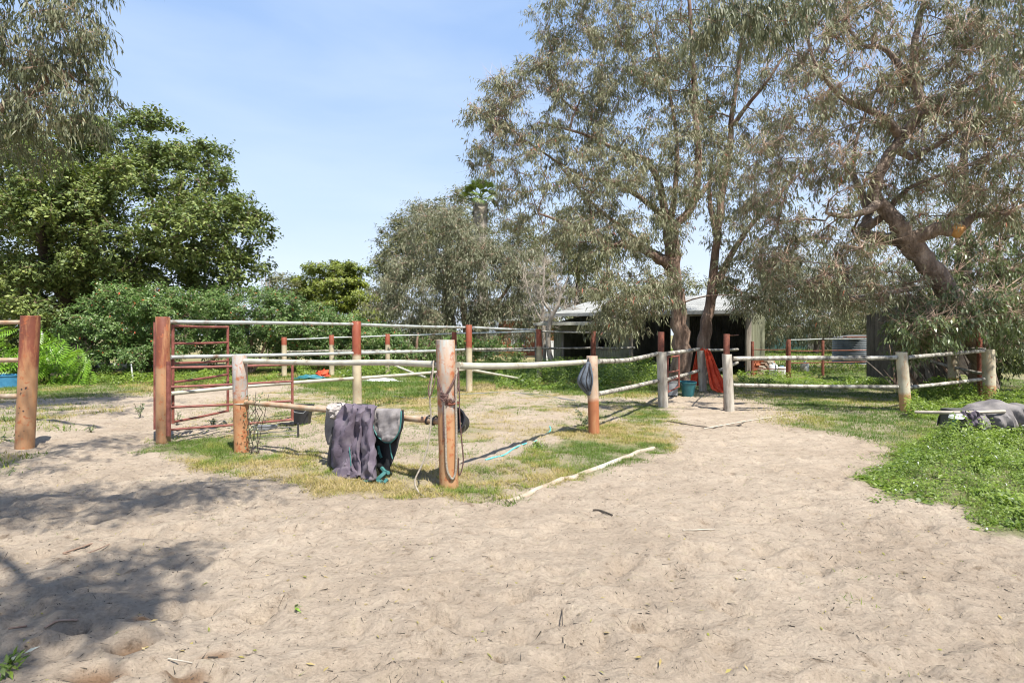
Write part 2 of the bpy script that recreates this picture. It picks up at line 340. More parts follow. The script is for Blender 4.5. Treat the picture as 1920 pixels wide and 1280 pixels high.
xs = list(np.arange(-9, 10.5, .056)); s = .06; a = xs[-1]
while a < 1500: a += s; xs.append(a); s *= 1.16
a = -9; s = .06; neg = []
while a > -1500: a -= s; neg.append(a); s *= 1.16
xs = np.array(neg[::-1]+xs)
ys = []; y_ = 1.6
while y_ < 14: ys.append(y_); y_ += max(.024, .0052*y_)
s = .09
while y_ < 1800: ys.append(y_); y_ += s; s *= 1.13
a = 1.6; s = .04; neg = []
while a > -60: a -= s; neg.append(a); s *= 1.3
ys = np.array(neg[::-1]+ys)
X, Y = np.meshgrid(xs, ys); near = 1-ss(14, 30, np.hypot(X, Y))
MK = masks(X, Y)
def hgt(x, y):
    return .09*(fbm(x, y, .22, 3, 5)-.5)*ss(2, 6, np.abs(y))+.045*(fbm(x, y, .9, 3, 4)-.5)
Z = hgt(X, Y)*near
rough = near*(1-.5*MK['g'])
wx = X+.25*fbm(X, Y, 1.2, 3, 6); wy = Y+.25*fbm(X, Y, 1.2, 3, 7)
trod = ss(.35, .65, fbm(X, Y, .45, 3, 1))
Z += rough*(.075*(fbm(wx, wy*1.25, 2.2, 3, 6)-.5)+(.030+.030*trod)*(fbm(wx, wy*1.5, 6, 3, 7)-.5)+(.012+.014*trod)*(fbm(X, Y*1.2, 15, 2, 2)-.5))
rs = np.random.RandomState(3)
damp = np.zeros_like(X)
def dent(cx, cy, rx, ry, ang, dep, wet=0):
    r = max(rx, ry)*2.2; i0, i1 = np.searchsorted(xs, [cx-r, cx+r]); j0, j1 = np.searchsorted(ys, [cy-r, cy+r])
    if i1-i0 < 2 or j1-j0 < 2: return
    x = X[j0:j1, i0:i1]-cx; y = Y[j0:j1, i0:i1]-cy; c, s = math.cos(ang), math.sin(ang)
    q = ((x*c+y*s)/rx)**2+((-x*s+y*c)/ry)**2
    Z[j0:j1, i0:i1] -= dep*(np.exp(-q**1.6)-.45*np.exp(-(np.sqrt(q)-1.45)**2*7))
    if wet: damp[j0:j1, i0:i1] = np.maximum(damp[j0:j1, i0:i1], wet*np.exp(-(q*1.1)**3))
for k in range(1500):
    cy = 1.8+13*rs.rand()**1.1; cx = (rs.rand()*2-1)*cy*.98
    if not (-8.5 < cx < 10): continue
    mk = masks(np.array([cx]), np.array([cy]))['g'][0]
    if rs.rand() < mk*.8: continue
    dent(cx, cy, .05+.05*rs.rand(), .05+.09*rs.rand(), rs.rand()*3.14, .014+.030*rs.rand()**2)
for (px, py, rx, ry, an, dp) in ((245,1208,.085,.06,.3,.05),(392,1228,.10,.04,.5,.025),(345,1270,.09,.05,.4,.010),(270,1165,.06,.04,.2,.01),(180,1275,.12,.07,.1,.04)):
    g_ = G(px, py); dent(g_.x, g_.y, rx, ry, an, dp, 1)
ni, nj = len(xs), len(ys)
idx = (np.arange(nj-1)[:, None]*ni+np.arange(ni-1)[None, :]).ravel()
q = np.stack([idx, idx+1, idx+1+ni, idx+ni], 1)
dry = np.clip(.45*MK['gold']+ss(.40, .62, .6*fbm(X, Y, .8, 3, 0)+.4*fbm(X, Y, 3.7, 3, 4))*.75-.5*MK['weed']-.35*MK['right']-.4*MK['back'], 0, 1)
m, nt, b = newmat('sandy_ground')
ag = node(nt, 'ShaderNodeAttribute'); ag.attribute_name = 'grass'; adr = node(nt, 'ShaderNodeAttribute'); adr.attribute_name = 'dry'
adm = node(nt, 'ShaderNodeAttribute'); adm.attribute_name = 'damp'
t = node(nt, 'ShaderNodeTexCoord')
n1 = node(nt, 'ShaderNodeTexNoise', Scale=.9, Detail=8, Roughness=.65); n2 = node(nt, 'ShaderNodeTexNoise', Scale=38, Detail=6, Roughness=.7)
n3 = node(nt, 'ShaderNodeTexNoise', Scale=9, Detail=7, Roughness=.7); n3.inputs['Distortion'].default_value = .3
for n in (n1, n2, n3): nt.links.new(t.outputs['Object'], n.inputs['Vector'])
s1 = ramp(nt, n1.outputs['Fac'], [(.3, (.338, .273, .205)), (.7, (.455, .380, .295))])
s2 = ramp(nt, n2.outputs['Fac'], [(.30, (.50, .47, .44)), (.40, (.88,)*3), (.58, (1,)*3), (.8, (1.2,)*3)])
s3 = ramp(nt, n3.outputs['Fac'], [(.32, (.58, .54, .50)), (.40, (.90, .89, .88)), (.55, (1,)*3), (.75, (1.10,)*3)])
ml = node(nt, 'ShaderNodeMixRGB', blend_type='MULTIPLY'); ml.inputs['Fac'].default_value = 1
ml2 = node(nt, 'ShaderNodeMixRGB', blend_type='MULTIPLY'); ml2.inputs['Fac'].default_value = 1
nt.links.new(s1.outputs[0], ml.inputs['Color1']); nt.links.new(s2.outputs[0], ml.inputs['Color2'])
nt.links.new(ml.outputs[0], ml2.inputs['Color1']); nt.links.new(s3.outputs[0], ml2.inputs['Color2'])
gc = node(nt, 'ShaderNodeMixRGB'); gc.inputs['Color1'].default_value = (.13, .155, .045, 1); gc.inputs['Color2'].default_value = (.33, .26, .12, 1)
nt.links.new(adr.outputs['Fac'], gc.inputs['Fac'])
gm = node(nt, 'ShaderNodeMixRGB', blend_type='MULTIPLY'); gm.inputs['Fac'].default_value = 1; nt.links.new(gc.outputs[0], gm.inputs['Color1']); nt.links.new(s2.outputs[0], gm.inputs['Color2'])
fa = node(nt, 'ShaderNodeMath', operation='MULTIPLY_ADD'); fa.inputs[1].default_value = .9; 
sub = node(nt, 'ShaderNodeMath', operation='MULTIPLY_ADD'); sub.inputs[1].default_value = 1.3; sub.inputs[2].default_value = -.75
nt.links.new(n3.outputs['Fac'], sub.inputs[0]); nt.links.new(ag.outputs['Fac'], fa.inputs[0]); nt.links.new(sub.outputs[0], fa.inputs[2]); fa.use_clamp = True
gmx = node(nt, 'ShaderNodeMixRGB'); nt.links.new(fa.outputs[0], gmx.inputs['Fac']); nt.links.new(ml2.outputs[0], gmx.inputs['Color1']); nt.links.new(gm.outputs[0], gmx.inputs['Color2'])
dm = node(nt, 'ShaderNodeMixRGB'); dm.inputs['Color2'].default_value = (.20, .125, .075, 1); nt.links.new(adm.outputs['Fac'], dm.inputs['Fac']); nt.links.new(gmx.outputs[0], dm.inputs['Color1'])
nt.links.new(dm.outputs[0], b.inputs['Base Color']); b.inputs['Roughness'].default_value = .95; b.inputs['Specular IOR Level'].default_value = .15
bp = node(nt, 'ShaderNodeBump', Strength=1., Distance=.03); nt.links.new(n2.outputs['Fac'], bp.inputs['Height'])
bp2 = node(nt, 'ShaderNodeBump', Strength=.7, Distance=.05); nt.links.new(n3.outputs['Fac'], bp2.inputs['Height']); nt.links.new(bp.outputs[0], bp2.inputs['Normal'])
nt.links.new(bp2.outputs[0], b.inputs['Normal'])
ground = mesh_np('ground', np.stack([X.ravel(), Y.ravel(), Z.ravel()], 1), [q], m, smooth=True, attrs=dict(grass=MK['g'], dry=dry, damp=damp))
tag(ground, 'pale trampled sand with patchy grass running back under the fences and trees', kind='structure')
def zat(x, y):
    x = np.asarray(x, float); y = np.asarray(y, float)
    i = np.clip(np.searchsorted(xs, x)-1, 0, ni-2); j = np.clip(np.searchsorted(ys, y)-1, 0, nj-2)
    fx = (x-xs[i])/(xs[i+1]-xs[i]); fy = (y-ys[j])/(ys[j+1]-ys[j])
    return (Z[j, i]*(1-fx)+Z[j, i+1]*fx)*(1-fy)+(Z[j+1, i]*(1-fx)+Z[j+1, i+1]*fx)*fy
def gz(v): return float(zat(v[0], v[1]))

# ------------------------------------------------------------------ vegetation tools
def unit(v): return v/(np.linalg.norm(v, axis=1, keepdims=True)+1e-9)
def kites(P, A, Wd, Ln, Wl, bend=0.12):
    """leaves: base P, axis A, width direction Wd"""
    Ln = Ln[:, None]; Wl = Wl[:, None]
    v = np.empty((len(P), 4, 3)); v[:, 0] = P; mid = P+A*Ln*.42
    v[:, 1] = mid+Wd*Wl*.5; v[:, 2] = P+A*Ln; v[:, 2, 2] -= (bend*Ln)[:, 0]; v[:, 3] = mid-Wd*Wl*.5
    return v.reshape(-1, 3), np.arange(len(P)*4).reshape(-1, 4)
def cones(B, T, r):
    A = unit(T-B); ref = np.tile([0.13, .07, 1.], (len(B), 1)); u = unit(np.cross(A, ref)); w = np.cross(A, u)
    v = np.empty((len(B), 4, 3)); r = np.asarray(r)[:, None] if np.ndim(r) else r
    for k in range(3):
        th = 2.094*k; v[:, k] = B+(u*math.cos(th)+w*math.sin(th))*r
    v[:, 3] = T; b = np.arange(len(B))*4
    f = np.concatenate([np.stack([b+k, b+(k+1) % 3, b+3], 1) for k in range(3)])
    return v.reshape(-1, 3), f
def skeleton(trunks, att, rng, step=.4, arch=.08, rtip=.007, jit=.12, tipw=0.0):
    mx_ = 400+len(att)*14; pos = np.zeros((mx_, 3)); par = -np.ones(mx_, int); rad = np.zeros(mx_); n = 0; man = np.zeros(mx_, bool)
    for pts in trunks:
        sp_ = smoothpath([p[0] for p in pts], 4); rr = np.interp(np.linspace(0, len(pts)-1, len(sp_)), range(len(pts)), [p[1] for p in pts])
        prev = -1
        if n:
            prev = int(np.argmin(((pos[:n]-np.array(sp_[0]))**2).sum(1)))
        for k, p in enumerate(sp_):
            if k == 0 and prev >= 0: continue
            jt = rng.normal(0, rr[k]*.12, 3) if k else 0
            pos[n] = np.array(p)+jt; par[n] = prev; rad[n] = rr[k]; man[n] = True; prev = n; n += 1
    n0 = n
    d0 = np.sqrt(((att[:, None, :]-pos[None, 3:n0])**2).sum(2)).min(1); order = np.argsort(d0)
    for a in order:
        c = att[a]; dv = c-pos[:n]; d = np.sqrt((dv**2).sum(1)); cost = d+.35*np.maximum(pos[:n, 2]-c[2], 0)
        cost[:2] += 5; j = int(np.argmin(cost)); dist = d[j]
        k = max(1, int(math.ceil(dist/step))); off = rng.normal(0, jit*dist*.5, 3)
        prev = j
        for i in range(1, k+1):
            t = i/k; bow = 4*t*(1-t)*.5
            p = pos[j]+(c-pos[j])*t+off*bow+np.array([0, 0, arch*dist*bow])
            if i < k: p = p+rng.normal(0, .035*min(step, .5), 3)
            if n >= mx_: break
            pos[n] = p; par[n] = prev; prev = n; n += 1
    pos, par, rad, man = pos[:n], par[:n], rad[:n], man[:n]
    acc = np.zeros(n); haskid = np.zeros(n, bool); haskid[par[par >= 0]] = True; e = 2.3
    for i in range(n-1, -1, -1):
        if not haskid[i] and not man[i]: acc[i] = rtip**e
        if not man[i]: rad[i] = max(acc[i], rtip**e)**(1/e)
        if par[i] >= 0: acc[par[i]] += (rad[i] if not man[i] else 0)**e
    for i in range(n):
        p = par[i]
        if p >= 0 and not man[i]: rad[i] = min(rad[i], rad[p]*.92)
    return pos, par, rad
def tubemesh(pos, par, rad):
    n = len(pos); kids = [[] for _ in range(n)]
    for i in range(n):
        if par[i] >= 0: kids[par[i]].append(i)
    V = []; Fq = []; cnt = 0; stack = [(-1, i) for i in range(n) if par[i] < 0]
    while stack:
        p, i = stack.pop(); chain = [p] if p >= 0 else []
        c = i
        while True:
            chain.append(c); ks = kids[c]
            if not ks: break
            ks = sorted(ks, key=lambda k: -rad[k]); 
            for k in ks[1:]: stack.append((c, k))
            c = ks[0]
        if len(chain) < 2: continue
        P = pos[chain]; r = rad[chain].copy()
        if p >= 0: r[0] = min(r[0], r[1]*1.35)
        k = 12 if r.max() > .12 else (7 if r.max() > .04 else (4 if r.max() > .015 else 3))
        T = np.gradient(P, axis=0) if len(P) > 1 else P
        T = unit(T); ref = np.array([.3, .2, .93]) if abs(T[0, 2]) < .9 else np.array([1., .1, 0])
        U = unit(np.cross(T, ref)); W = np.cross(T, U)
        th = np.arange(k)*2*math.pi/k
        ring = P[:, None, :]+(U[:, None, :]*np.cos(th)[None, :, None]+W[:, None, :]*np.sin(th)[None, :, None])*r[:, None, None]
        V.append(ring.reshape(-1, 3)); m_ = len(P); a = cnt+np.arange(m_-1)[:, None]*k+np.arange(k)[None, :]; b2 = cnt+np.arange(m_-1)[:, None]*k+(np.arange(k)[None, :]+1) % k
        Fq.append(np.stack([a.ravel(), b2.ravel(), (b2+k).ravel(), (a+k).ravel()], 1)); cnt += m_*k
    return np.concatenate(V), np.concatenate(Fq)
def blobpts(blobs, rng, shell=.35):
    out = []; sc = []
    for (c, r, n) in blobs:
        v = unit(rng.normal(size=(n, 3))); q = shell+(1-shell)*rng.rand(n)**.6
        out.append(np.array(c)+v*q[:, None]*np.array(r)); sc.append(v)
    return np.concatenate(out), np.concatenate(sc)
def B(px, py, d, rx, rz, ry, n):     # blob from a place in the picture at distance d; rx, rz in picture px, ry metres
    return (at(px, py, d), (rx/F*d, ry, rz/F*d), n)
DM = dict(fig=1.12, gum=1.4, gum_l=1.25, shrub=1.7, silver=1.45, dome=1.5, lime=1.4, broad=1.4)
def tree(name, label, cat, base, trunks, blobs, leafm, barkm, seed, per=70, rc=.5, ll=.11, lw=.02, droop=.8, broad=False,
         nt_=7, twr=.0035, group=None, shell=.35, twigm='twig', step=.4, arch=.08, minz=.2, rndbias=0., bare=0, crown='crown', jit=.12, flat=0., rtip=.006):
    rng = np.random.RandomState(seed); per = int(per*DM.get(leafm, 1.3))
    root = empty(name, base, label, cat, group)
    att, nrm = blobpts(blobs, rng, shell); keep = att[:, 2] > minz; att = att[keep]; nrm = nrm[keep]
    if trunks:
        pos, par, rad = skeleton(trunks, att, rng, step=step, arch=arch, rtip=rtip, jit=jit)
        V, Fq = tubemesh(pos, par, rad); mesh_np('trunk', V, [Fq], M[barkm], root, smooth=True)
    m_ = len(att); tips = unit(rng.normal(size=(m_*nt_, 3))*np.array([1, 1, .75])+np.repeat(nrm, nt_, 0)*.5)*(rc*(.5+.6*rng.rand(m_*nt_, 1)))
    if flat: tips[:, 2] *= flat
    b_ = np.repeat(att, nt_, 0); t_ = b_+tips; t_[:, 2] -= droop*rc*.35*rng.rand(len(t_))
    tv, tf = cones(b_, t_, twr)
    if bare:
        k = int(len(att)*bare); e1 = np.repeat(att[:k], 14, 0); dv = unit(rng.normal(size=e1.shape))*(.25+.5*rng.rand(len(e1), 1)); 
        v2, f2 = cones(e1, e1+dv, twr*.9); tf = np.concatenate([tf, f2+len(tv)]); tv = np.concatenate([tv, v2])
    tag(mesh_np('twigs', tv, [tf], M[twigm], root), kind='stuff')
    npt = max(1, per//nt_); N_ = len(b_)*npt
    bb = np.repeat(b_, npt, 0); tt = np.repeat(t_, npt, 0); s = .2+.85*rng.rand(N_, 1); P = bb+(tt-bb)*s+rng.normal(0, rc*.09, (N_, 3))
    k2 = rng.rand(N_) < np.repeat(np.repeat(.55+.45*rng.rand(m_), nt_), npt); P = P[k2]; bb = bb[k2]; tt = tt[k2]
    N_ = len(P); R1 = rng.normal(size=(N_, 3))
    if broad:
        nn = unit(np.repeat(np.repeat(nrm, nt_, 0), npt, 0)[k2]*.55+np.array([0, 0, .75])+R1*.55); A = unit(np.cross(nn, rng.normal(size=(N_, 3)))); A[:, 2] -= .2*droop; A = unit(A); Wd = unit(np.cross(nn, A))
    else:
        A = unit((tt-bb)/rc*.45+np.array([0, 0, -droop])+R1*.42); Wd = unit(np.cross(A, rng.normal(size=(N_, 3))))
    Ln = ll*(.6+.7*rng.rand(N_)); Wl = lw*(.7+.6*rng.rand(N_))
    V, Fq = kites(P, A, Wd, Ln, Wl)
    cl = np.repeat(np.repeat(rng.rand(m_), nt_), npt)[k2]; rv = np.clip(.42*cl+.42*rng.rand(N_)+.08+rndbias, 0, .95)
    rv[rng.rand(N_) < .012] = 1.
    mesh_np(crown, V, [Fq], LM[leafm], root, rnd=np.repeat(rv, 4))
    return root
def lobes(blobs, seed, k=9, f=.30, share=.45):
    rg = np.random.RandomState(seed); out = []
    for (c, r, n) in blobs:
        out.append((c, r, int(n*(1-share))))
        for i in range(k):
            v = rg.normal(size=3); v[2] = abs(v[2])*.9+.1; v[1] = -abs(v[1]); v /= np.linalg.norm(v); q = f*(.6+.8*rg.rand())
            out.append((Vector([c[a]+v[a]*r[a]*.93 for a in range(3)]), (r[0]*q, r[1]*q, r[2]*q*.9), max(2, int(n*share/k))))
    return out
def loose_leaves(name, pts, nrm, leafm, rng, ll, lw, parent=None, hi=1.):
    N_ = len(pts); nn = unit(nrm+rng.normal(size=(N_, 3))*.5); A = unit(np.cross(nn, rng.normal(size=(N_, 3)))); Wd = unit(np.cross(nn, A))
    V, Fq = kites(pts, A, Wd, ll*(.6+.7*rng.rand(N_)), lw*(.6+.7*rng.rand(N_)))
    return mesh_np(name, V, [Fq], LM[leafm], parent, rnd=np.repeat(np.clip(rng.rand(N_)*hi, 0, 1), 4))
def pl(*pts): return [(at(px, py, d), r) for (px, py, d, r) in pts]

# ------------------------------------------------------------------ the big gum in the middle, two stems
def gp(px, d): return Vector(((px-960)/F*d, d, 0))
b0 = gp(1280, 17)
tree('gum_tree', 'tall spreading gum with thick shaggy brown trunk in front of the open shed', 'tree', b0,
  [[(b0-Vector((0, 0, .3)), .34)]+pl((1278,660,17,.27),(1272,590,17,.23),(1264,520,17,.21),(1262,480,17,.20),(1266,430,16.9,.13),(1300,380,16.9,.11),(1309,300,16.8,.10),(1303,200,16.8,.085),(1298,90,16.7,.06),(1290,-40,16.6,.045)),
   pl((1262,480,17,.20),(1250,430,17.2,.13),(1238,350,17.3,.11),(1210,300,17.3,.085),(1160,282,17.2,.06),(1090,250,17,.04),(1010,230,17,.03)),
   pl((1262,500,17,.2),(1225,480,16.7,.11),(1190,462,16.5,.09),(1140,455,16.3,.07),(1080,425,16,.05),(1010,400,15.8,.03)),
   pl((1238,400,17.2,.10),(1200,370,17.3,.08),(1150,340,17.4,.06),(1090,330,17.5,.04),(980,260,17.5,.025)),
   pl((1255,430,17,.12),(1266,350,17.3,.08),(1270,270,17.8,.06),(1250,150,18,.045),(1215,40,18,.03)),
   pl((1262,500,17,.2),(1220,470,17.8,.10),(1170,430,18.4,.08),(1110,380,18.8,.05),(1040,300,19,.03)),
   pl((1300,380,16.9,.1),(1340,330,17.5,.06),(1370,260,18,.05))],
  [B(1000,190,17.5,95,75,1.8,60),B(945,290,17.5,60,90,1.5,34),B(905,215,17.5,35,30,1,10),B(900,300,17.5,25,30,1,6),B(1110,110,17.5,110,110,2.4,95),B(1075,320,17,120,90,2.2,80),B(1200,230,17.5,130,120,2.4,100),B(1120,440,16,105,60,1.6,50),
   B(1240,50,17.5,140,100,2.4,90),B(1200,400,16,110,80,1.6,60),B(1180,545,15,105,38,1.1,46),B(960,390,17,50,40,1,12),B(1060,20,17.5,70,60,1.8,36),
   B(1320,120,18,100,120,2.2,60),B(1300,300,16,90,100,1.6,50),B(1155,605,15.2,44,30,.8,22),B(1420,560,15.4,50,26,.7,18),B(1205,570,15,32,28,.8,12),B(1150,-70,17.5,150,60,2.4,50)],
  'gum', 'bark', 11, per=104, rc=.50, ll=.14, lw=.027, twr=.005, bare=.15, minz=1.6, rtip=.009)
b1 = gp(1316, 17.6)
tree('gum_tree', 'second gum stem leaning right beside the shaggy trunk, above the orange cloth', 'tree', b1,
  [[(b1-Vector((0, 0, .3)), .26)]+pl((1318,650,17.6,.20),(1326,600,17.6,.17),(1333,560,17.6,.15),(1342,470,17.7,.12),(1352,380,17.8,.11),(1368,280,18,.10),(1372,220,18,.08),(1385,130,18,.06),(1395,20,18,.04)),
   pl((1333,560,17.6,.15),(1370,480,17.4,.09),(1410,420,17.2,.07),(1450,380,17,.05),(1490,330,17,.03)),
   pl((1370,240,18,.09),(1400,200,17.6,.06),(1440,150,17.2,.045),(1480,90,17,.03)),
   pl((1345,440,17.7,.12),(1330,370,18.2,.07),(1335,290,18.6,.05))],
  [B(1400,300,18,110,110,2,60),B(1420,440,17,90,80,1.6,50),B(1390,130,18,110,120,2.2,64),B(1480,210,17,70,110,1.6,40),B(1410,520,16.5,60,50,1.2,24),B(1450,540,16.5,70,50,1.2,26),B(1440,-20,17.5,120,80,2,40)],
  'gum', 'bark', 12, per=98, rc=.48, ll=.14, lw=.028, twr=.005, bare=.1, minz=1.7, rtip=.009)
# ------------------------------------------------------------------ leaning gum on the right
b2 = gp(1838, 14.8)
tree('leaning_gum_tree', 'gum with thick dark trunk leaning left over the fence corner, bare tangled pinkish branches', 'tree', b2,
  [[(b2-Vector((0, 0, .3)), .34)]+pl((1842,690,14.6,.28),(1826,630,14.1,.26),(1795,570,13.5,.24),(1757,518,13,.22),(1722,476,13,.21),(1700,445,12.9,.20),(1678,415,12.9,.17),(1655,385,12.9,.15),(1640,362,12.9,.14),(1655,315,12.8,.13),(1685,265,12.8,.12),(1718,225,12.7,.11),(1728,200,12.7,.10),(1716,155,12.7,.095),(1714,90,12.6,.075),(1730,10,12.6,.05),(1745,-60,12.6,.04)),
   pl((1722,480,13,.26),(1690,452,13.3,.17),(1650,448,13.5,.15),(1618,435,13.6,.13),(1628,400,13.7,.11),(1618,365,13.8,.08),(1600,320,13.9,.06),(1610,250,14,.04),(1640,170,14,.03)),
   pl((1690,450,13,.18),(1730,440,12.8,.16),(1765,428,12.6,.15),(1794,432,12.5,.13),(1830,405,12.4,.07),(1880,400,12.2,.05),(1930,380,12,.035)),
   pl((1655,380,12.9,.14),(1625,395,12.6,.08),(1590,405,12.3,.06),(1550,400,12,.04)),
   pl((1690,255,12.8,.11),(1650,215,12.5,.08),(1600,195,12.3,.065),(1560,165,12.1,.05),(1525,110,12,.035),(1510,50,12,.025)),
   pl((1712,155,12.7,.09),(1690,125,12.9,.07),(1655,90,13,.055),(1620,85,13.1,.04),(1580,40,13.2,.025)),
   pl((1620,430,13.6,.11),(1655,405,13.2,.08),(1685,370,13,.06),(1720,345,12.9,.04),(1790,320,12.8,.03)),
   pl((1700,300,12.8,.08),(1760,270,12.3,.05),(1830,220,12,.04),(1900,150,11.8,.03))],
  [B(1560,130,12.3,150,120,1.6,60),B(1700,50,12.6,170,90,1.8,66),B(1500,330,12.5,110,110,1.4,44),B(1620,260,13,110,110,1.5,46),B(1800,300,12.2,120,120,1.5,54),B(1880,110,12,110,130,1.6,66),B(1530,480,13,120,70,1.3,50),
   B(1620,540,13.4,110,42,1.2,34),B(1750,180,12.8,120,110,1.6,44),B(1900,300,11.6,80,130,1.2,44),B(1560,-60,12.5,160,60,1.6,30)],
  'gum', 'bark_lean', 13, per=64, rc=.40, ll=.13, lw=.028, rtip=.009, twr=.0062, bare=.9, minz=1.8, jit=.3)
# pale cut face on the broken right limb
c = at(1792, 433, 12.5); mb = MB(); mb.tube([c+Vector((-.08, .02, .06)), c+Vector((.05, -.06, -.03)), c+Vector((.09, -.09, -.06))], [.14, .15, .12], 10, jit=.15)
lean = [o for o in COL.objects if o.name.startswith('leaning_gum_tree')][0]
mb.build('broken_limb_end', mat('orange_heartwood', [(.3, (.36, .17, .05)), (.7, (.52, .30, .10))], 9, .8, .4), lean)
# hanging big leaved gum branch at the top, tree stands between
b3 = Vector((8.0, 8.4, 0))
b3 = gp(2120, 9)
tree('overhanging_gum_tree', 'gum with long hanging blue green leaves reaching in from the top right edge', 'tree', b3,
  [[(b3-Vector((0, 0, .3)), .24), (b3+Vector((0, 0, 3)), .19)]+pl((2080,150,9,.14),(1950,-60,9,.10),(1750,-130,9,.07),(1560,-110,9,.05),(1420,-60,9.2,.03)),
   pl((2080,150,9,.12),(2000,110,9,.07),(1940,90,9,.04))],
  [B(1395,45,9.2,85,65,.6,26),B(1470,20,9.2,60,50,.6,14),B(1330,70,9.3,40,35,.4,7),B(1600,-60,9,120,60,.7,14),B(1930,130,9,60,80,.7,14),B(1900,30,9,70,60,.7,10)],
  'gum_l', 'bark_pink', 14, per=56, rc=.34, ll=.15, lw=.026, droop=1.5, twr=.0035, minz=3)
# ------------------------------------------------------------------ gum whose branches fill the top left corner and shade the sand
b4 = Vector((-11.2, 7.5, 0))
tree('shade_gum_tree', 'gum with long drooping leaves hanging down the top left corner of the view', 'tree', b4,
  [[(b4-Vector((0, 0, .3)), .34), (b4+Vector((.1, 0, 2.5)), .27), (b4+Vector((.5, .2, 5)), .2), (b4+Vector((1.0, .6, 8)), .12), (b4+Vector((1.4, 1.0, 11)), .06)],
   [(b4+Vector((.3, .1, 4)), .18), (b4+Vector((2.5, -1.2, 6)), .12), (b4+Vector((5.2, -3.8, 7.0)), .08), (b4+Vector((8.2, -5.8, 7.3)), .05), (b4+Vector((10.6, -7.6, 7.5)), .03)],
   [(b4+Vector((2.5, -1.2, 6)), .10), (b4+Vector((4.5, -.8, 7.2)), .07), (b4+Vector((7, -2.2, 8.5)), .04)],
   pl((-150,330,10.5,.14),(-60,260,10.5,.08),(20,190,10.5,.06),(90,160,10.5,.04))],
  [B(60,60,10.5,110,110,1.0,64),B(120,180,10.5,66,80,.9,40),B(20,240,10.5,80,60,.9,30),B(120,40,10.5,65,60,.8,24),B(-60,120,10.5,100,170,1.2,44),B(130,-60,10.5,80,60,.8,18),
   ((-1.7, 1.75, 7.6), (1.0, .45, .4), 50), ((-3.0, 1.6, 7.5), (.9, .55, .4), 50), ((-.9, 2.3, 7.4), (.8, .3, .3), 12), ((-.3, .2, 7.8), (.4, .3, .3), 16), ((-.45, -.5, 7.6), (.6, .4, .35), 40), ((-.9, -.9, 7.6), (.6, .35, .3), 20), ((-3.3, 4.4, 7.5), (.8, .5, .4), 14), ((-4.2, 3.6, 7.5), (1.2, 1.0, .5), 34),((-6.0, 8.2, 8.2), (1.2, 1.6, .8), 20),((-8.0, 7.6, 8.6), (1.3, 1.4, .8), 20), ((-7.0, 10.5, 9.4), (1.6, 1.2, .8), 16)],
  'gum_l', 'bark_pink', 15, per=70, rc=.46, ll=.15, lw=.027, droop=1.1, twr=.004, minz=1.5)
# ------------------------------------------------------------------ big fig on the left
b5 = gp(150, 25)
tree('fig_tree', 'huge dense dark green fig with glossy leaves filling the left side behind the shrubs', 'tree', b5,
  [[(b5-Vector((0, 0, .3)), .7), (b5+Vector((0, 0, 2)), .55), (b5+Vector((.3, 0, 5)), .4), (b5+Vector((1, 0, 9)), .12)],
   [(b5+Vector((0, 0, 2)), .4), (b5+Vector((3, -1, 4.5)), .22), (b5+Vector((6, -1, 6)), .1)],
   [(b5+Vector((0, 0, 2)), .4), (b5+Vector((-4, -1, 4.5)), .22), (b5+Vector((-7, -1, 5.5)), .1)],
   [(b5+Vector((0, 0, 2)), .4), (b5+Vector((1, -3, 4.5)), .22), (b5+Vector((2, -4.5, 5.5)), .1)]],
  lobes([B(300,275,25,50,50,1.6,40),B(215,285,25,60,46,1.6,36),B(340,330,24.5,70,50,1.8,46),B(120,300,24,100,70,2,60),B(250,370,22.5,90,60,1.8,70),B(395,300,25,38,22,1,16),B(400,375,24.5,60,50,1.8,44),
   B(130,400,21.5,90,55,1.8,70),B(340,440,22,90,50,1.6,66),B(435,430,24,62,52,1.6,52),B(485,425,24.5,24,20,.8,12),B(455,500,24.5,34,45,1.2,26),B(220,470,22,80,50,1.6,50),B(30,440,21.5,90,60,1.8,64),B(400,510,23.5,60,45,1.4,36),
   B(300,540,24,90,40,1.2,34),B(120,520,22,60,30,1.2,24),B(110,560,23,100,50,1.4,40),B(-60,350,23,120,130,3,80),B(-140,500,23,120,100,3,60),B(20,560,24,70,50,1.5,30),B(60,590,23,60,36,1.2,20),B(40,310,23,90,90,2,50),B(240,580,25,120,40,1,34),B(90,330,21.5,90,50,1.5,46),B(60,400,20.5,80,40,1.3,40),B(150,500,21,36,22,.9,16),B(30,510,20.5,50,30,1,20),B(170,260,24,60,40,1.5,24),B(0,590,20,90,40,1,30),B(250,420,26,150,130,3.5,130),B(180,530,26.5,250,70,2,130),B(90,470,25,120,110,3,70),B(395,440,25.5,70,90,2,36)], 77, 5, .34, .45),
  'fig', 'bark_dark', 16, per=106, rc=.62, ll=.165, lw=.088, broad=True, nt_=8, twr=.006, shell=.55, minz=.6, droop=.5, step=.9)
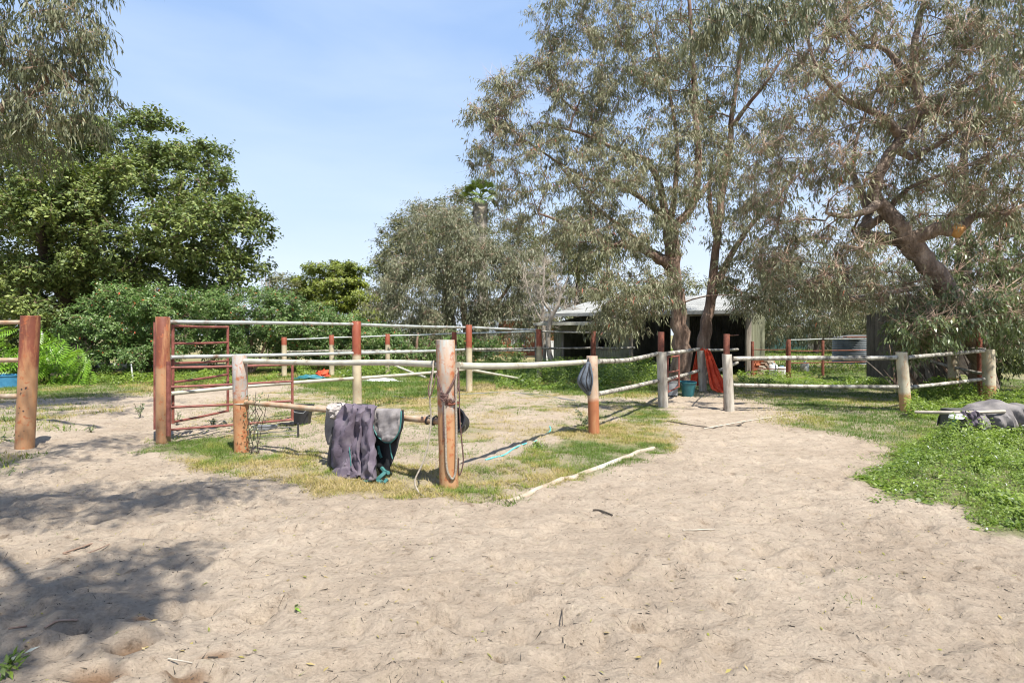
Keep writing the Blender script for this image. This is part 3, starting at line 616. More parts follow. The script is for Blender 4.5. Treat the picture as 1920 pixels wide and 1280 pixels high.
# ------------------------------------------------------------------ trees in the middle distance
b6 = gp(875, 29)
tree('silver_gum_tree', 'bushy silver green gum drooping to the ground in front of the palm', 'tree', b6,
  [[(b6-Vector((0, 0, .3)), .28), (b6+Vector((0, 0, 1.6)), .2), (b6+Vector((-.3, 0, 4)), .12), (b6+Vector((0, 0, 6)), .06)],
   [(b6+Vector((0, 0, 1)), .15), (b6+Vector((1.5, 0, 3)), .1), (b6+Vector((2.5, 0, 4.5)), .06)]],
  [B(830,440,29,80,60,2,70),B(900,520,28.5,90,70,2,90),B(790,530,28.5,70,80,1.8,74),B(940,600,28.5,60,50,1.5,50),B(860,610,28,90,50,1.5,70),B(780,620,28.5,50,40,1.4,34),B(905,500,29,56,36,1.8,44),B(730,560,29,36,50,1.2,24),B(975,520,29,40,60,1.5,34)],
  'silver', 'bark_pink', 17, per=112, rc=.85, ll=.185, lw=.038, nt_=8, twr=.008, shell=.5, minz=.5, step=.8, droop=.9)
b7 = gp(840, 44)
tree('domed_gum_tree', 'very large round topped olive gum standing behind the palm', 'tree', b7,
  [[(b7-Vector((0, 0, .3)), .6), (b7+Vector((0, 0, 5)), .4), (b7+Vector((0, 0, 9)), .15)]],
  [B(850,403,44,58,44,2.5,66),B(790,424,44,50,46,2.5,54),B(745,470,44,36,50,2,40),B(880,450,43,44,40,2.5,34),B(760,490,43.5,46,40,2,36),B(830,480,42,80,60,2.5,60),B(720,500,44,22,26,1.4,14),B(715,560,44,24,36,1.4,16),B(960,440,45,50,40,2,30),B(1000,480,44,50,60,2,36),B(760,570,43,60,60,2,36),B(745,450,44,20,16,1,8)],
  'dome', 'bark_dark', 18, per=100, rc=1.05, ll=.24, lw=.075, broad=True, nt_=8, twr=.012, shell=.6, minz=.5, step=1.5)
b8 = gp(625, 40)
tree('cypress_tree', 'bright yellow green cypress with flat layered sprays behind the shrub hedge', 'tree', b8,
  [[(b8-Vector((0, 0, .3)), .4), (b8+Vector((0, 0, 3)), .28), (b8+Vector((0, 0, 6)), .1)]],
  [B(610,505,40,40,12,1.5,24),B(665,508,40,30,14,1.5,18),B(580,525,40,28,11,1.3,16),B(640,530,39.5,55,12,1.8,32),B(600,550,39.5,55,12,1.8,30),B(670,555,39.5,42,12,1.6,26),B(630,575,39,70,12,2,34),B(690,590,39,30,14,1.6,16),B(600,600,39,60,12,1.8,28),B(660,610,39,60,12,1.6,26),B(560,545,40.5,18,14,1,8),B(625,530,41,70,50,1.5,40)],
  'lime', 'bark_dark', 19, per=90, rc=.7, ll=.24, lw=.09, broad=True, nt_=8, twr=.01, shell=.3, minz=.4, flat=.45, step=1.2, droop=.6)
b9 = gp(530, 38)
tree('olive_bush', 'small dull olive bush left of the yellow green cypress', 'bush', b9,
  [[(b9-Vector((0, 0, .3)), .12), (b9+Vector((0, 0, 2)), .08), (b9+Vector((0, 0, 3.5)), .04)]],
  [B(522,530,38,14,18,.9,14),B(540,560,38,26,30,1.2,30),B(560,585,38,26,26,1.2,20)],
  'dome', 'bark_dark', 20, per=80, rc=.6, ll=.2, lw=.07, broad=True, twr=.008, minz=.4)
# bare stems
def bare_tree(name, label, base, trunks, blobs, bark, seed, n14=10, rl=.6, cat='tree'):
    rng = np.random.RandomState(seed); root = empty(name, base, label, cat)
    att, nr = blobpts(blobs, rng, .2); pos, par, rad = skeleton(trunks, att, rng, step=.4, rtip=.008, jit=.3, arch=.2)
    V, Fq = tubemesh(pos, par, rad); mesh_np('trunk', V, [Fq], M[bark], root, smooth=True)
    e1 = np.repeat(att, n14, 0); v, f = cones(e1, e1+unit(rng.normal(size=e1.shape)+np.array([0, 0, .6]))*rl*(.4+.8*rng.rand(len(e1), 1)), .010)
    tag(mesh_np('twigs', v, [f], M[bark], root), kind='stuff'); return root
bb_ = gp(1022, 26)
bare_tree('bare_sapling', 'leafless pale grey sapling standing left of the shed', bb_,
  [[(bb_-Vector((0, 0, .2)), .09)]+pl((1020,640,26,.08),(1018,560,26,.055),(1022,470,26,.03)), pl((1020,620,26,.06),(1050,560,26,.04),(1065,520,26,.03)), pl((1020,610,26,.06),(995,560,26,.04),(985,520,26,.02))],
  [B(1020,540,26,45,80,1.2,70), B(1060,560,26,30,40,.8,20)], 'bark_white', 31)
bb_ = gp(1045, 23.2)
bare_tree('bare_stump_tree', 'short pale branching dead stem against the left corner of the shed', bb_,
  [[(bb_-Vector((0, 0, .2)), .12)]+pl((1028,650,23.2,.11),(1032,600,23.2,.09),(1045,575,23.2,.07),(1050,550,23.2,.04)), pl((1036,590,23.2,.07),(1022,570,23.2,.05),(1016,555,23.2,.03))],
  [B(1030,610,23.2,20,20,.4,10)], 'bark_white', 32, 6, .4)
bb_ = gp(502, 34)
bare_tree('bare_poplar', 'thin leafless upright stems above the hedge, left of the olive bush', bb_,
  [[(bb_-Vector((0, 0, .2)), .06)]+pl((500,560,34,.04),(497,505,34,.02)), pl((500,600,34,.04),(505,550,34,.03),(506,497,34,.02)), pl((500,600,34,.04),(493,560,34,.03),(490,515,34,.02))],
  [B(500,540,34,8,25,.3,8)], 'bark_white', 33, 4, .4)
# trees behind the shed and on the right
def simple_tree(name, label, px, d, blobs, leafm, seed, cat='tree', group=None, **kw):
    b = gp(px, d); zt = max(bl[0][2] for bl in blobs)
    return tree(name, label, cat, b, [[(b-Vector((0, 0, .3)), .05*zt*.6+.05), (b+Vector((.1, 0, zt*.4)), .03*zt*.6+.04), (b+Vector((.2, 0, zt*.8)), .03)]], blobs, leafm, 'bark_dark', seed, group=group, **kw)
simple_tree('pine_tree', 'dark drooping brown green tree between the palm and the big gum', 1080, 38,
  [B(1075,410,38,40,26,1.6,24),B(1105,460,38,50,50,2,40),B(1050,500,38,60,60,2,44),B(1110,540,38,50,60,2,36),B(1045,590,38,70,50,2,36),B(1040,480,38,40,40,1.8,24)], 'dome', 21, per=90, rc=.9, ll=.22, lw=.05, twr=.01, step=1.5, droop=1.)
simple_tree('casuarina_tree', 'soft grey olive weeping tree right of the shed, behind the green fence', 1530, 46,
  [B(1500,560,46,70,60,3,60),B(1580,590,45,60,50,2.5,50),B(1540,520,47,80,50,3,50),B(1640,560,46,60,80,3,50),B(1450,600,47,50,40,2,30),B(1420,625,50,50,22,2,26),B(1520,625,49,60,24,2,34),B(1620,625,48,60,26,2,34),B(1700,610,48,60,40,2,34)], 'silver', 22, per=90, rc=1.2, ll=.32, lw=.055, twr=.012, step=1.8, droop=1.2, rndbias=-.08, minz=1.)
simple_tree('background_tree', 'long olive tree line closing the view behind the far lawn at right', 1700, 72,
  [B(1400,622,72,80,20,3,30),B(1500,620,72,80,24,3,34),B(1620,615,72,90,30,3,40),B(1740,610,72,90,36,3,40),B(1860,600,72,90,44,3,44),B(1980,600,72,90,44,3,40)], 'dome', 50, per=80, rc=1.6, ll=.45, lw=.17, broad=True, twr=.015, step=3)
simple_tree('background_tree', 'small bright green tree beside the right wall of the shed', 1432, 52,
  [B(1430,610,52,26,24,1.4,20)], 'lime', 23, per=80, rc=.8, ll=.25, lw=.11, broad=True, twr=.01, step=1.5, rndbias=-.2)
simple_tree('bushy_gum_tree', 'leafy gum with broad grey green leaves at the right edge beyond the fence corner', 1860, 15.5,
  [B(1880,470,15.5,90,90,1.5,66),B(1800,500,15.5,70,60,1.2,30),B(1900,590,15,60,60,1.1,50),B(1790,600,14.6,90,42,.9,60),B(1880,380,15.5,90,70,1.4,36),B(1730,610,12.4,50,30,.5,22),B(1712,615,13.6,34,56,.4,44),B(1800,590,12.4,60,32,.5,30),B(1890,570,12.3,50,40,.5,26),B(1990,500,15,90,160,1.6,60),B(1915,665,15,44,34,.8,40),B(1960,620,13,60,70,1,30)],
  'broad', 24, per=66, rc=.44, ll=.12, lw=.038, twr=.006, bare=.8, step=.5, droop=.9, minz=.3)
simple_tree('tall_background_gum', 'tall gum with thin pale stems high in the top right corner', 1800, 22,
  [B(1780,90,22,110,110,2.4,60),B(1880,220,22,90,120,2.4,54),B(1700,260,22,90,100,2.4,50),B(1640,440,22,90,80,2.2,50),B(1760,380,22,90,80,2.4,46),B(1560,560,22,70,50,2,30)], 'gum', 25, per=84, rc=.85, ll=.17, lw=.034, twr=.008, step=.9, minz=2)
simple_tree('background_tree', 'dark tree mass low behind the timber hut at the far right', 1750, 30,
  [B(1700,560,30,70,60,2,40),B(1800,600,30,80,60,2,40),B(1900,560,30,80,80,2,40),B(1640,600,33,50,40,2,20)], 'dome', 26, per=90, rc=.9, ll=.2, lw=.07, broad=True, twr=.01, step=1.5)
simple_tree('background_tree', 'green tree line showing under the gum crown behind the white roof', 1240, 48,
  [B(1180,560,48,90,40,2.5,40),B(1300,560,48,90,44,2.5,40),B(1390,580,48,60,34,2,24),B(1110,570,48,60,56,2,36),B(1050,580,47,60,50,2,34),B(990,590,47,50,44,2,24),B(1240,530,48,60,40,2,20)], 'dome', 27, per=80, rc=1.2, ll=.26, lw=.09, broad=True, twr=.012, step=1.8)
simple_tree('background_tree', 'dark tree behind the left end of the hedge, under the fig', -40, 34,
  [B(-60,570,34,110,60,2.5,50),B(80,600,34,100,40,2.5,40),B(-200,560,34,100,70,2.5,30)], 'fig', 28, per=80, rc=1.0, ll=.2, lw=.1, broad=True, twr=.01, step=1.5)
simple_tree('background_tree', 'pale weeping tree trailing behind the left end of the pen rails beside the palm', 690, 50,
  [B(700,600,50,50,36,2.5,30),B(580,620,50,120,26,2.5,30)], 'dome', 29, per=80, rc=1.2, ll=.26, lw=.09, broad=True, twr=.012, step=1.8)
# ------------------------------------------------------------------ flowering hedge shrubs
HG = 'flowering shrubs along the back of the yard'
def shrub(label, px, d, blobs, seed, per=112, **kw):
    b = gp(px, d); blobs = lobes(blobs, seed, 10, .28, .5)
    return tree('flowering_shrub', label, 'shrub', b, [[(b-Vector((0, 0, .2)), .10), (b+Vector((0, 0, .8)), .07), (b+Vector((.1, 0, 1.6)), .04)], [(b+Vector((.2, 0, .1)), .06), (b+Vector((.7, -.2, 1.3)), .04)], [(b+Vector((-.2, 0, .1)), .06), (b+Vector((-.7, -.2, 1.3)), .04)]],
        blobs, 'shrub', 'bark_pink', seed, per=per, rc=.42, ll=.095, lw=.045, broad=True, nt_=8, twr=.004, shell=.72, minz=.15, group=HG, crown='foliage', droop=.5, **kw)
shrub('mounded green shrub with tiny red flowers directly left of the rusty gate post', 280, 20.5, [B(285,590,20.5,105,52,1.8,150),B(220,630,20,70,50,1.5,80),B(350,600,20.5,60,50,1.5,66),B(200,680,19.5,60,22,1.1,30),B(265,670,19.5,60,30,1.1,36)], 41)
shrub('mounded green shrub with red flowers rising behind the open red gate', 470, 22.5, [B(470,590,22.5,90,48,1.8,130),B(400,600,22,50,40,1.3,50),B(540,605,23,50,44,1.4,60),B(430,665,21.5,40,30,1,26)], 42)
shrub('low darker green shrub under the cypress behind the far pen posts', 620, 24.5, [B(610,620,24.5,70,38,1.8,90),B(690,640,24.5,50,34,1.5,60),B(570,650,24,50,30,1.3,40),B(640,668,23.8,60,22,1.2,40)], 43)
shrub('straggling green shrub under the silver gum between the far pen posts', 780, 25, [B(760,660,25,60,30,1.2,50),B(850,660,25,60,26,1.2,44),B(930,662,25,50,22,1.2,36),B(720,670,24.5,40,20,1,20)], 44)
simple_tree('dark_thicket', 'dark leafy thicket filling the gap under the fig behind the hedge', 200, 27,
  [B(60,620,27,90,50,1.2,60),B(230,600,27,110,60,1.2,70),B(400,600,27,100,60,1.2,60),B(-120,620,27,120,60,1.5,50),B(520,630,28,70,40,1.2,40),B(640,640,28,90,34,1.2,50),B(800,640,30,110,40,1.5,50)], 'fig', 45, cat='thicket', per=100, rc=.75, ll=.17, lw=.09, broad=True, twr=.008, step=1.2, minz=.1, rndbias=-.1)
# ------------------------------------------------------------------ fan palm
pb = gp(905, 36); palm = empty('fan_palm', pb, 'tall fan palm with skirt of dead fronds rising above the silver gum', 'palm tree')
MB().tube([pb-Vector((0, 0, .3)), pb+Vector((0, 0, 4)), pb+Vector((-.1, 0, 7.2)), at(902, 382, 36)], [.42, .33, .32, .42], 12, jit=.1).build('trunk', M['bark_white'], palm)
rng = np.random.RandomState(5); ctr = at(902, 370, 36); prot = None
def fan(name, nb, Lb, m_, spread=2.4, r1=.55):
    V = []; Fx = []; 
    V += [(0, -.02, 0), (0, .02, 0), (r1, .02, .02), (r1, -.02, .02)]; Fx.append((0, 1, 2, 3))
    for k in range(nb):
        a_ = (k/(nb-1)-.5)*spread; l = Lb*(1-.25*abs(a_)/1.2); c, s = math.cos(a_), math.sin(a_); w_ = .032; b = len(V)
        V += [(r1, 0, 0), (r1+c*l*.6-s*w_, s*l*.6+c*w_, .03), (r1+c*l, s*l, -.16), (r1+c*l*.6+s*w_, s*l*.6-c*w_, .03)]; Fx.append((b, b+1, b+2, b+3))
    me = bpy.data.meshes.new(name); me.from_pydata(V, [], Fx); a = me.attributes.new('rnd', 'FLOAT', 'POINT'); a.data.foreach_set('value', np.random.RandomState(nb).rand(len(V)).astype(np.float32)); me.materials.append(m_); return me
fl = fan('frond', 13, .62, LM['palm'], 1.9, .62); fdead = fan('dead_frond', 15, .75, mat('dead_frond_brown', [(.3, (.20, .165, .125)), (.7, (.40, .345, .27))], 5, .9, 0), 1.2, .3)
for i in range(44):
    o = bpy.data.objects.new('frond', fl); COL.objects.link(o); o.parent = palm; el = R(-30+108*rng.rand()); az = rng.rand()*6.28
    o.location = ctr-pb; o.rotation_euler = (rng.normal()*.3, -el, az); s_ = .85+.35*rng.rand(); o.scale = (s_,)*3
for i in range(44):
    o = bpy.data.objects.new('dead_frond', fdead); COL.objects.link(o); o.parent = palm; az = rng.rand()*6.28
    o.location = ctr-pb-Vector((-.22*math.cos(az), -.22*math.sin(az), .0+.8*rng.rand())); o.rotation_euler = (0, R(68+18*rng.rand()), az)
# ------------------------------------------------------------------ split leaf plant at the left
ph = gp(70, 17.5); phil = empty('split_leaf_plant', ph, 'bright yellow green plant with large split leaves behind the left rusty post', 'plant')
V = [(0, -.012, 0), (0, .012, 0), (.3, .012, .03), (.3, -.012, .03)]; Fx = [(0, 1, 2, 3)]
for k in range(8):
    t = k/7; x = .28+.62*t; ln = (.30*math.sin(math.pi*(.25+.6*(1-t)))+.05)
    for sgn in (-1, 1):
        b = len(V); dx = .05+.16*t
        V += [(x, 0, .03-.1*t*t), (x+.04+dx*.4, sgn*ln*.5, .05-.1*t), (x+dx, sgn*ln, -.03-.12*t), (x-.02+dx*.4, sgn*ln*.55, .03-.1*t)]; Fx.append((b, b+1, b+2, b+3))
b = len(V); V += [(.88, -.03, -.08), (1.05, 0, -.16), (.88, .03, -.08), (.8, 0, -.06)]; Fx.append((b, b+1, b+2, b+3))
me = bpy.data.meshes.new('leaf'); me.from_pydata(V, [], Fx); a = me.attributes.new('rnd', 'FLOAT', 'POINT'); a.data.foreach_set('value', (np.random.RandomState(1).rand(len(V))*.6+.4).astype(np.float32)); me.materials.append(LM['philo'])
rng = np.random.RandomState(8)
for i in range(240):
    px = -90+265*rng.rand(); top = 612+max(0, (px-90))*.55
    py = top+(710-top)*rng.rand()
    if px < 0 and py < 640: py += 20
    p = at(px, py, 17+1.0*rng.rand())
    o = bpy.data.objects.new('leaf', me); COL.objects.link(o); o.parent = phil; o.location = p-ph
    o.rotation_euler = (rng.normal()*.35, R(5+60*rng.rand()), -1.57+rng.normal()*.8); s_ = .50+.34*rng.rand(); o.scale = (s_,)*3
mb = MB()
for i in range(16):
    q0 = gp(-60+14*i, 17.9); mb.tube([q0-Vector((0, 0, .1)), q0+Vector((rng.normal()*.1, 0, .5)), q0+Vector((rng.normal()*.25, -.1, 1.0+.2*rng.rand()))], [.03, .02, .015], 5)
mb.build('stems', M['bark_dark'], phil)

# ------------------------------------------------------------------ buildings
def corr(p0, p1, z0, z1, pitch=.1, amp=.012, zl=None, top=None, nrm=None):
    """corrugated sheet standing from p0 to p1 (real waves); top: optional list of two top heights"""
    p0 = Vector(p0); p1 = Vector(p1); ln = (p1-p0).length; e = (p1-p0)/ln; n_ = e.cross(Vector((0, 0, 1))); n = int(ln/pitch*6)+1
    mb = MB(); rows = []
    t0, t1 = (z1, z1) if top is None else top
    for (za, zb) in ((z0, z0), (t0, t1)):
        rows.append([tuple(p0+e*(ln*i/n)+n_*amp*math.cos(2*math.pi*(ln*i/n)/pitch)+Vector((0, 0, za+(zb-za)*i/n))) for i in range(n+1)])
    mb.quadstrip(rows, close=False); return mb
FR = Vector((8.8, 21, 0)); E1 = Vector((-.891, .454, 0)); E2 = Vector((.454, .891, 0)); UZ = Vector((0, 0, 1))
def S(s, t, z=0): return FR+E1*s+E2*t+UZ*z
def sheet(c00, c10, c11, c01, pitch=.1, amp=.012):
    """roof sheet with waves running from edge c00-c10 up to c01-c11"""
    c00, c10, c11, c01 = map(Vector, (c00, c10, c11, c01)); n = int((c10-c00).length/pitch*6); nn = (c10-c00).cross(c01-c00).normalized(); rows = []
    for (a, b) in ((c00, c10), (c01, c11)): rows.append([tuple(a.lerp(b, i/n)+nn*amp*math.cos(2*math.pi*(c10-c00).length*i/n/pitch)) for i in range(n+1)])
    mb = MB(); mb.quadstrip(rows, close=False); return mb
shed = empty('shed', S(4, 0), 'long low open fronted iron shed with pale roof behind the two gum stems', 'shed')
corr(S(7.85, 0), S(7.45, 0), 0, 2.02).build('wall_panel', M['sheet'], shed)
corr(S(7.45, 0), S(6.1, 0), 1.6, 2.02).build('wall_panel', M['sheet'], shed)
corr(S(6.1, 0), S(5.84, 0), 0, 2.02).build('wall_panel', M['sheet'], shed)
corr(S(5.84, 0), S(5.05, 0), 0, .92).build('wall_panel', M['sheet'], shed)
corr(S(5.84, 0), S(5.05, 0), 1.36, 2.02).build('wall_panel', M['sheet'], shed)
corr(S(5.05, 0), S(4.4, 0), 0, 2.02).build('wall_panel', M['sheet'], shed)
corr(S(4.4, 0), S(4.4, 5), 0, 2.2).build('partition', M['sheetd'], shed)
corr(S(7.85, 5), S(7.85, 0), 0, 2.02, top=(2.6, 2.02)).build('wall_panel', M['sheet'], shed)
# back walls with the slot of daylight
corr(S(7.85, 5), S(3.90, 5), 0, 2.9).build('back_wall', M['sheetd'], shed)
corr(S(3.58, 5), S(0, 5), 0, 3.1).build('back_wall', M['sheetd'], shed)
corr(S(0, 0), S(0, 5.4), 0, 2.4, top=(2.40, 2.9)).build('side_wall', M['sheetg'], shed)
corr(S(0, 5.4), S(-.18, 5.8), 0, 2.0, top=(2.9, 2.6)).build('side_wall', M['sheetg'], shed)
sheet(S(8.1, -.5, 2.32), S(-.25, -.5, 2.44), S(-.25, 5.4, 3.45), S(8.1, 5.4, 3.25)).build('roof', M['roof'], shed)
mb = MB(); mb.box(S(3.9, -.52, 2.35), 8.3, .03, .13, E1, E2); mb.build('fascia', M['roof'], shed, False)
sheet(S(8.3, -1.1, 1.98), S(4.5, -1.1, 1.98), S(4.5, 0, 2.08), S(8.3, 0, 2.08)).build('awning', M['roof'], shed)
mb = MB(); mb.box(S(6.4, -1.12, 1.96), 3.8, .05, .12, E1, E2); mb.build('gutter', M['rail_w'], shed, False)
for (s, t, h, r) in ((4.35, -.35, 2.3, .085), (.05, -.1, 2.45, .12), (2.2, -.2, 2.4, .08), (8.2, -1.05, 1.95, .06)):
    MB().tube([S(s, t, -.2), S(s+.02, t, h*.5), S(s, t, h)], [r, r*.95, r*.85], 9, jit=.15).build('post', M['timber'], shed)
mb = MB(); mb.box(S(7.42, -.04, .8), .09, .07, 1.62, E1, E2); mb.box(S(6.12, -.04, .8), .09, .07, 1.62, E1, E2); mb.box(S(6.77, -.04, 1.66), 1.4, .07, .1, E1, E2); mb.build('door_frame', M['timber'], shed, False)
mb = MB()
for (s, z, a, c_) in ((5.445, 1.38, .87, .06), (5.445, .90, .87, .06)): mb.box(S(s, -.04, z), a, .07, c_, E1, E2)
for s in (5.86, 5.03): mb.box(S(s, -.04, 1.14), .06, .07, .54, E1, E2)
mb.build('window_frame', M['timber'], shed, False)
mb = MB(); mb.box(S(2.2, -.25, 2.28), 4.4, .08, .12, E1, E2); mb.build('beam', M['timber'], shed, False)
# house behind
hb = gp(990, 42); house = empty('brick_house', hb, 'orange red brick house corner with white roof edge behind the bare sapling', 'house')
def bx(px0, px1, py0, py1, d, dep, name, m, par):
    a = at(px0, py1, d); c = at(px1, py0, d); mb = MB(); mb.box(((a.x+c.x)/2, d+dep/2, (a.z+c.z)/2), c.x-a.x, dep, c.z-a.z); return mb.build(name, m, par, False)
wallp = bx(935, 1046, 600, 672, 42, 4, 'brick_wall', M['brickm'], house)
a0 = at(930, 600, 41.6); a1 = at(1052, 596, 41.6)
sheet(a0, a1, a1+Vector((0, 4, .7)), a0+Vector((0, 4, .7)), .15, .02).build('roof', M['roof'], house)
bx(930, 1052, 594, 601, 41.5, .08, 'fascia', M['whitewall'], house)
bx(958, 984, 618, 648, 41.95, .05, 'window', M['whitewall'], house)
corr(at(1022, 672, 33), at(1046, 672, 33), 0, 1.1, .12, .02)
pc = gp(1035, 33); ws = empty('iron_fence_panel', pc, 'short white corrugated iron panel left of the shed wall', 'fence panel')
cs = corr(Vector((pc.x-.42, 33, 0)), Vector((pc.x+.42, 33, 0)), 0, 1.12, .1, .015); cs.build('iron_sheet', M['whitewall'], ws)
MB().box(Vector((pc.x, 33.02, 1.14)), .9, .06, .05).build('top_rail', M['whitewall'], ws, False)
# boundary fence far right
fb = gp(1550, 58); ff = empty('boundary_fence', fb, 'dark green sheet fence crossing the far lawn at right', 'fence')
x0 = (1405-960)/F*58
for i in range(9):
    corr(Vector((x0+i*2.0, 58, 0)), Vector((x0+(i+1)*2.0-.06, 58, 0)), 0, 1.55-.04*(i % 2), .2, .02).build('fence_sheet', M['greenfence'] if i < 3 else M['sheetd'], ff)
    MB().box((x0+i*2.0-.03, 58.0, .8), .06, .06, 1.6).build('post', M['sheetd'], ff, False)
xb = (1500-960)/F*66
bh = empty('grey_outbuilding', Vector((xb, 66, 0)), 'low grey outbuilding with pale roof far behind the green fence', 'building')
bx(1470, 1700, 612, 650, 66, 4, 'wall', M['sheetd'], bh); bx(1465, 1705, 606, 612, 65.8, 4.6, 'roof', M['rail_g'], bh)
# water tank
tb = gp(1610, 30); tank = empty('water_tank', tb, 'squat dark ribbed corrugated water tank behind the right rails', 'water tank')
prof = []
for i in range(57): prof.append((1.22+.022*math.cos(i*math.pi/2), .02+1.34*i/56))
mb = MB(); mb.lathe(tb, prof, 40); mb.build('tank_wall', M['tank'], tank)
mb = MB(); mb.lathe(tb, [(1.24, 1.34), (1.1, 1.42), (.5, 1.5), (.02, 1.52)], 40); mb.build('tank_lid', M['sheetd'], tank)
MB().box(tb+Vector((-.75, -1.0, 1.40)), 1.1, .3, .05).build('edge_strip', M['rust'], tank, False)
hp = gp(1668, 24)
MB().tube(smoothpath([hp, hp+Vector((-.3, 0, .9)), hp+Vector((-.1, 0, 1.45)), hp+Vector((.25, 0, 1.5)), hp+Vector((.35, 0, 1.2))]), .07, 8).build('curved_pipe', M['rail_g']).update_tag()
tag(bpy.data.objects['curved_pipe'], 'curved grey pipe arching between the water tank and timber hut', 'pipe')
# timber hut
hb2 = gp(1735, 16.5); hut = empty('timber_hut', hb2, 'weathered plank hut with dark lean-to roof half hidden behind the leaning gum', 'hut')
def HV(px, py, d=16.5): return at(px, py, d)
for i in range(9):
    px = 1692+i*10.4; h0 = HV(px, 0).x; zt = HV(px, 556-.3*i if i else 553).z
    MB().box((h0+.07, 16.5+.004*(i % 2), zt/2), .148, .03, zt).build('plank', M['timber_d'], hut, False)
for i in range(8):
    zt = 2.35-.03*i; MB().box((HV(1690, 0).x, 16.6+.2*i, zt/2), .03, .19, zt).build('plank', M['timber_d'], hut, False)
a0 = HV(1672, 575, 16.2); a1 = HV(1790, 552, 16.2)
mb = MB(); mb.box((HV(1735, 0).x, 17.4, HV(0, 540).z+.02), 1.95, 2.4, .06, (.98, 0, .17)); mb.build('roof', M['sheetd'], hut, False)
MB().tube([HV(1680, 700, 16.1)-Vector((0, 0, .3)), HV(1684, 560, 16.1)], .07, 8, jit=.1).build('post', M['timber_d'], hut)
mb = MB(); mb.box(HV(1737, 556, 16.42), 1.5, .05, .12, (.98, 0, .05)); mb.build('beam', M['timber_d'], hut, False)

spb = gp(1735, 15.6); stp = empty('branch_pile', spb, 'heap of leaning grey branches stacked against the timber hut behind the fence', 'branch pile')
rg_ = random.Random(12)
for i in range(22):
    a_ = spb+Vector((rg_.uniform(-.8, 1.6), rg_.uniform(-.3, .3), 0)); b_ = a_+Vector((rg_.uniform(-.7, .5), rg_.uniform(.1, .5), rg_.uniform(.5, 1.3)))
    MB().tube([a_, (a_+b_)/2+Vector((rg_.uniform(-.05, .05), 0, rg_.uniform(-.05, .05))), b_], [rg_.uniform(.015, .04)]*2+[.01], 5).build('branch', M['timber' if i % 3 else 'bark_pink'], stp)
# ------------------------------------------------------------------ pipe posts and rails
def post(par, pb, pt, r=.092, m='post_a', d=None, label=None, name='post', hollow=True, d0=None):
    d = d0 or gd(pb[1]); b = Vector(((pb[0]-960)/F*d, d, 0)); z0 = gz(b); t = at(pt[0], pt[1], d)
    ax = (t-b); rings = []; base = b+Vector((0, 0, z0))
    # built upright with its origin at the foot so that its coatings follow its height
    me = MB(); n = 20; H = t.z-base.z
    zs = [-.3, 0, H*.25, H*.5, H*.75, H-.004, H]; rs_ = [r]*5+[r, r*.97]
    sh = lambda z: Vector(((t.x-base.x)*z/H, (t.y-base.y)*z/H, z))
    ring = lambda z, rr, : [sh(z)+Vector((math.cos(6.2832*k/n)*rr, math.sin(6.2832*k/n)*rr, 0)) for k in range(n)]
    rg = [ring(z, rr) for z, rr in zip(zs, rs_)]
    if hollow: rg += [ring(H, r*.86), ring(H-.10, r*.84)]
    me.quadstrip(rg, True, (False, True))
    mesh = bpy.data.meshes.new(name); mesh.from_pydata(me.v, [], me.f)
    o = link(name, mesh, M[m], par); mesh.set_sharp_from_angle(angle=R(35)); o.location = base-worldloc(par)
    if label: o['label'] = label
    return o, base, t
def ring_weld(parent_post, z, r, m='rust', h=.012):
    mb = MB(); n = 20; rings = [[Vector((math.cos(6.2832*k/n)*rr, math.sin(6.2832*k/n)*rr, zz)) for k in range(n)] for rr, zz in ((r*.99, z-h), (r+.007, z-h*.4), (r+.007, z+h*.4), (r*.99, z+h))]
    mb.quadstrip(rings); me = bpy.data.meshes.new('weld_ring'); me.from_pydata(mb.v, [], mb.f); o = link('weld_ring', me, M[m], parent_post); return o
def rail(par, pts, r=.036, m='rail_w', name='rail', label=None, sag=.01, n=10):
    r = r*.90
    pts = [Vector(p) for p in pts]; sp_ = smoothpath(pts, 5) if len(pts) > 2 else [pts[0].lerp(pts[1], i/6)-Vector((0, 0, sag*math.sin(math.pi*i/6))) for i in range(7)]
    o = MB().tube(sp_, r, n).build(name, M[m], par)
    if label: o['label'] = label
    return o
def P(px, d, z): return Vector(((px-960)/F*d, d, z))
# front corner fence
b_ = G(842, 912); pf = empty('pipe_rail_fence', b_, 'low pale pipe rail fence with thick rusty posts around the pen corner', 'fence')
p1, *_ = post(pf, (453, 845), (449, 666), .092, 'post_b', label='grey over orange rust post left of the draped rug')
p2, B2, T2 = post(pf, (842, 913), (835, 637), .094, 'post_a', label='tallest front post hung with ropes')
p3, *_ = post(pf, (1114, 812), (1110, 667), .085, 'post_c', label='cream post with dark rust foot beside the blue bag')
p4, *_ = post(pf, (1244, 764), (1240, 660), .100, 'post_g', label='white barked looking post beside the small red gate')
p5, *_ = post(pf, (1318, 733), (1314, 657), .10, 'post_g', label='pale post with the orange cloth on it', hollow=False)
ring_weld(p2, .83, .094); ring_weld(p1, .635, .093, 'rail_w', .006)
post(pf, (1239.5, 764), (1239.5, 622), .066, 'rust', name='post_extension', d0=11.98)
rail(pf, [P(455, 7.36, 1.165), P(600, 6.75, 1.17), P(730, 6.2, 1.2), P(826, 5.66, 1.205)], .038, 'rail_w')
rail(pf, [P(458, 7.36, .635), P(600, 6.75, .62), P(826, 5.66, .64)], .036, 'rail_o')
rail(pf, [P(858, 5.70, 1.195), P(905, 6.1, 1.165), P(1000, 7.2, 1.12), P(1104, 8.74, 1.09)], .042, 'rail_w')
rail(pf, [P(1122, 8.85, 1.09), P(1180, 10.2, 1.055), P(1234, 11.85, 1.115)], .044, 'rail_p')
rail(pf, [P(1122, 8.85, .585), P(1236, 11.85, .56)], .042, 'rail_p')
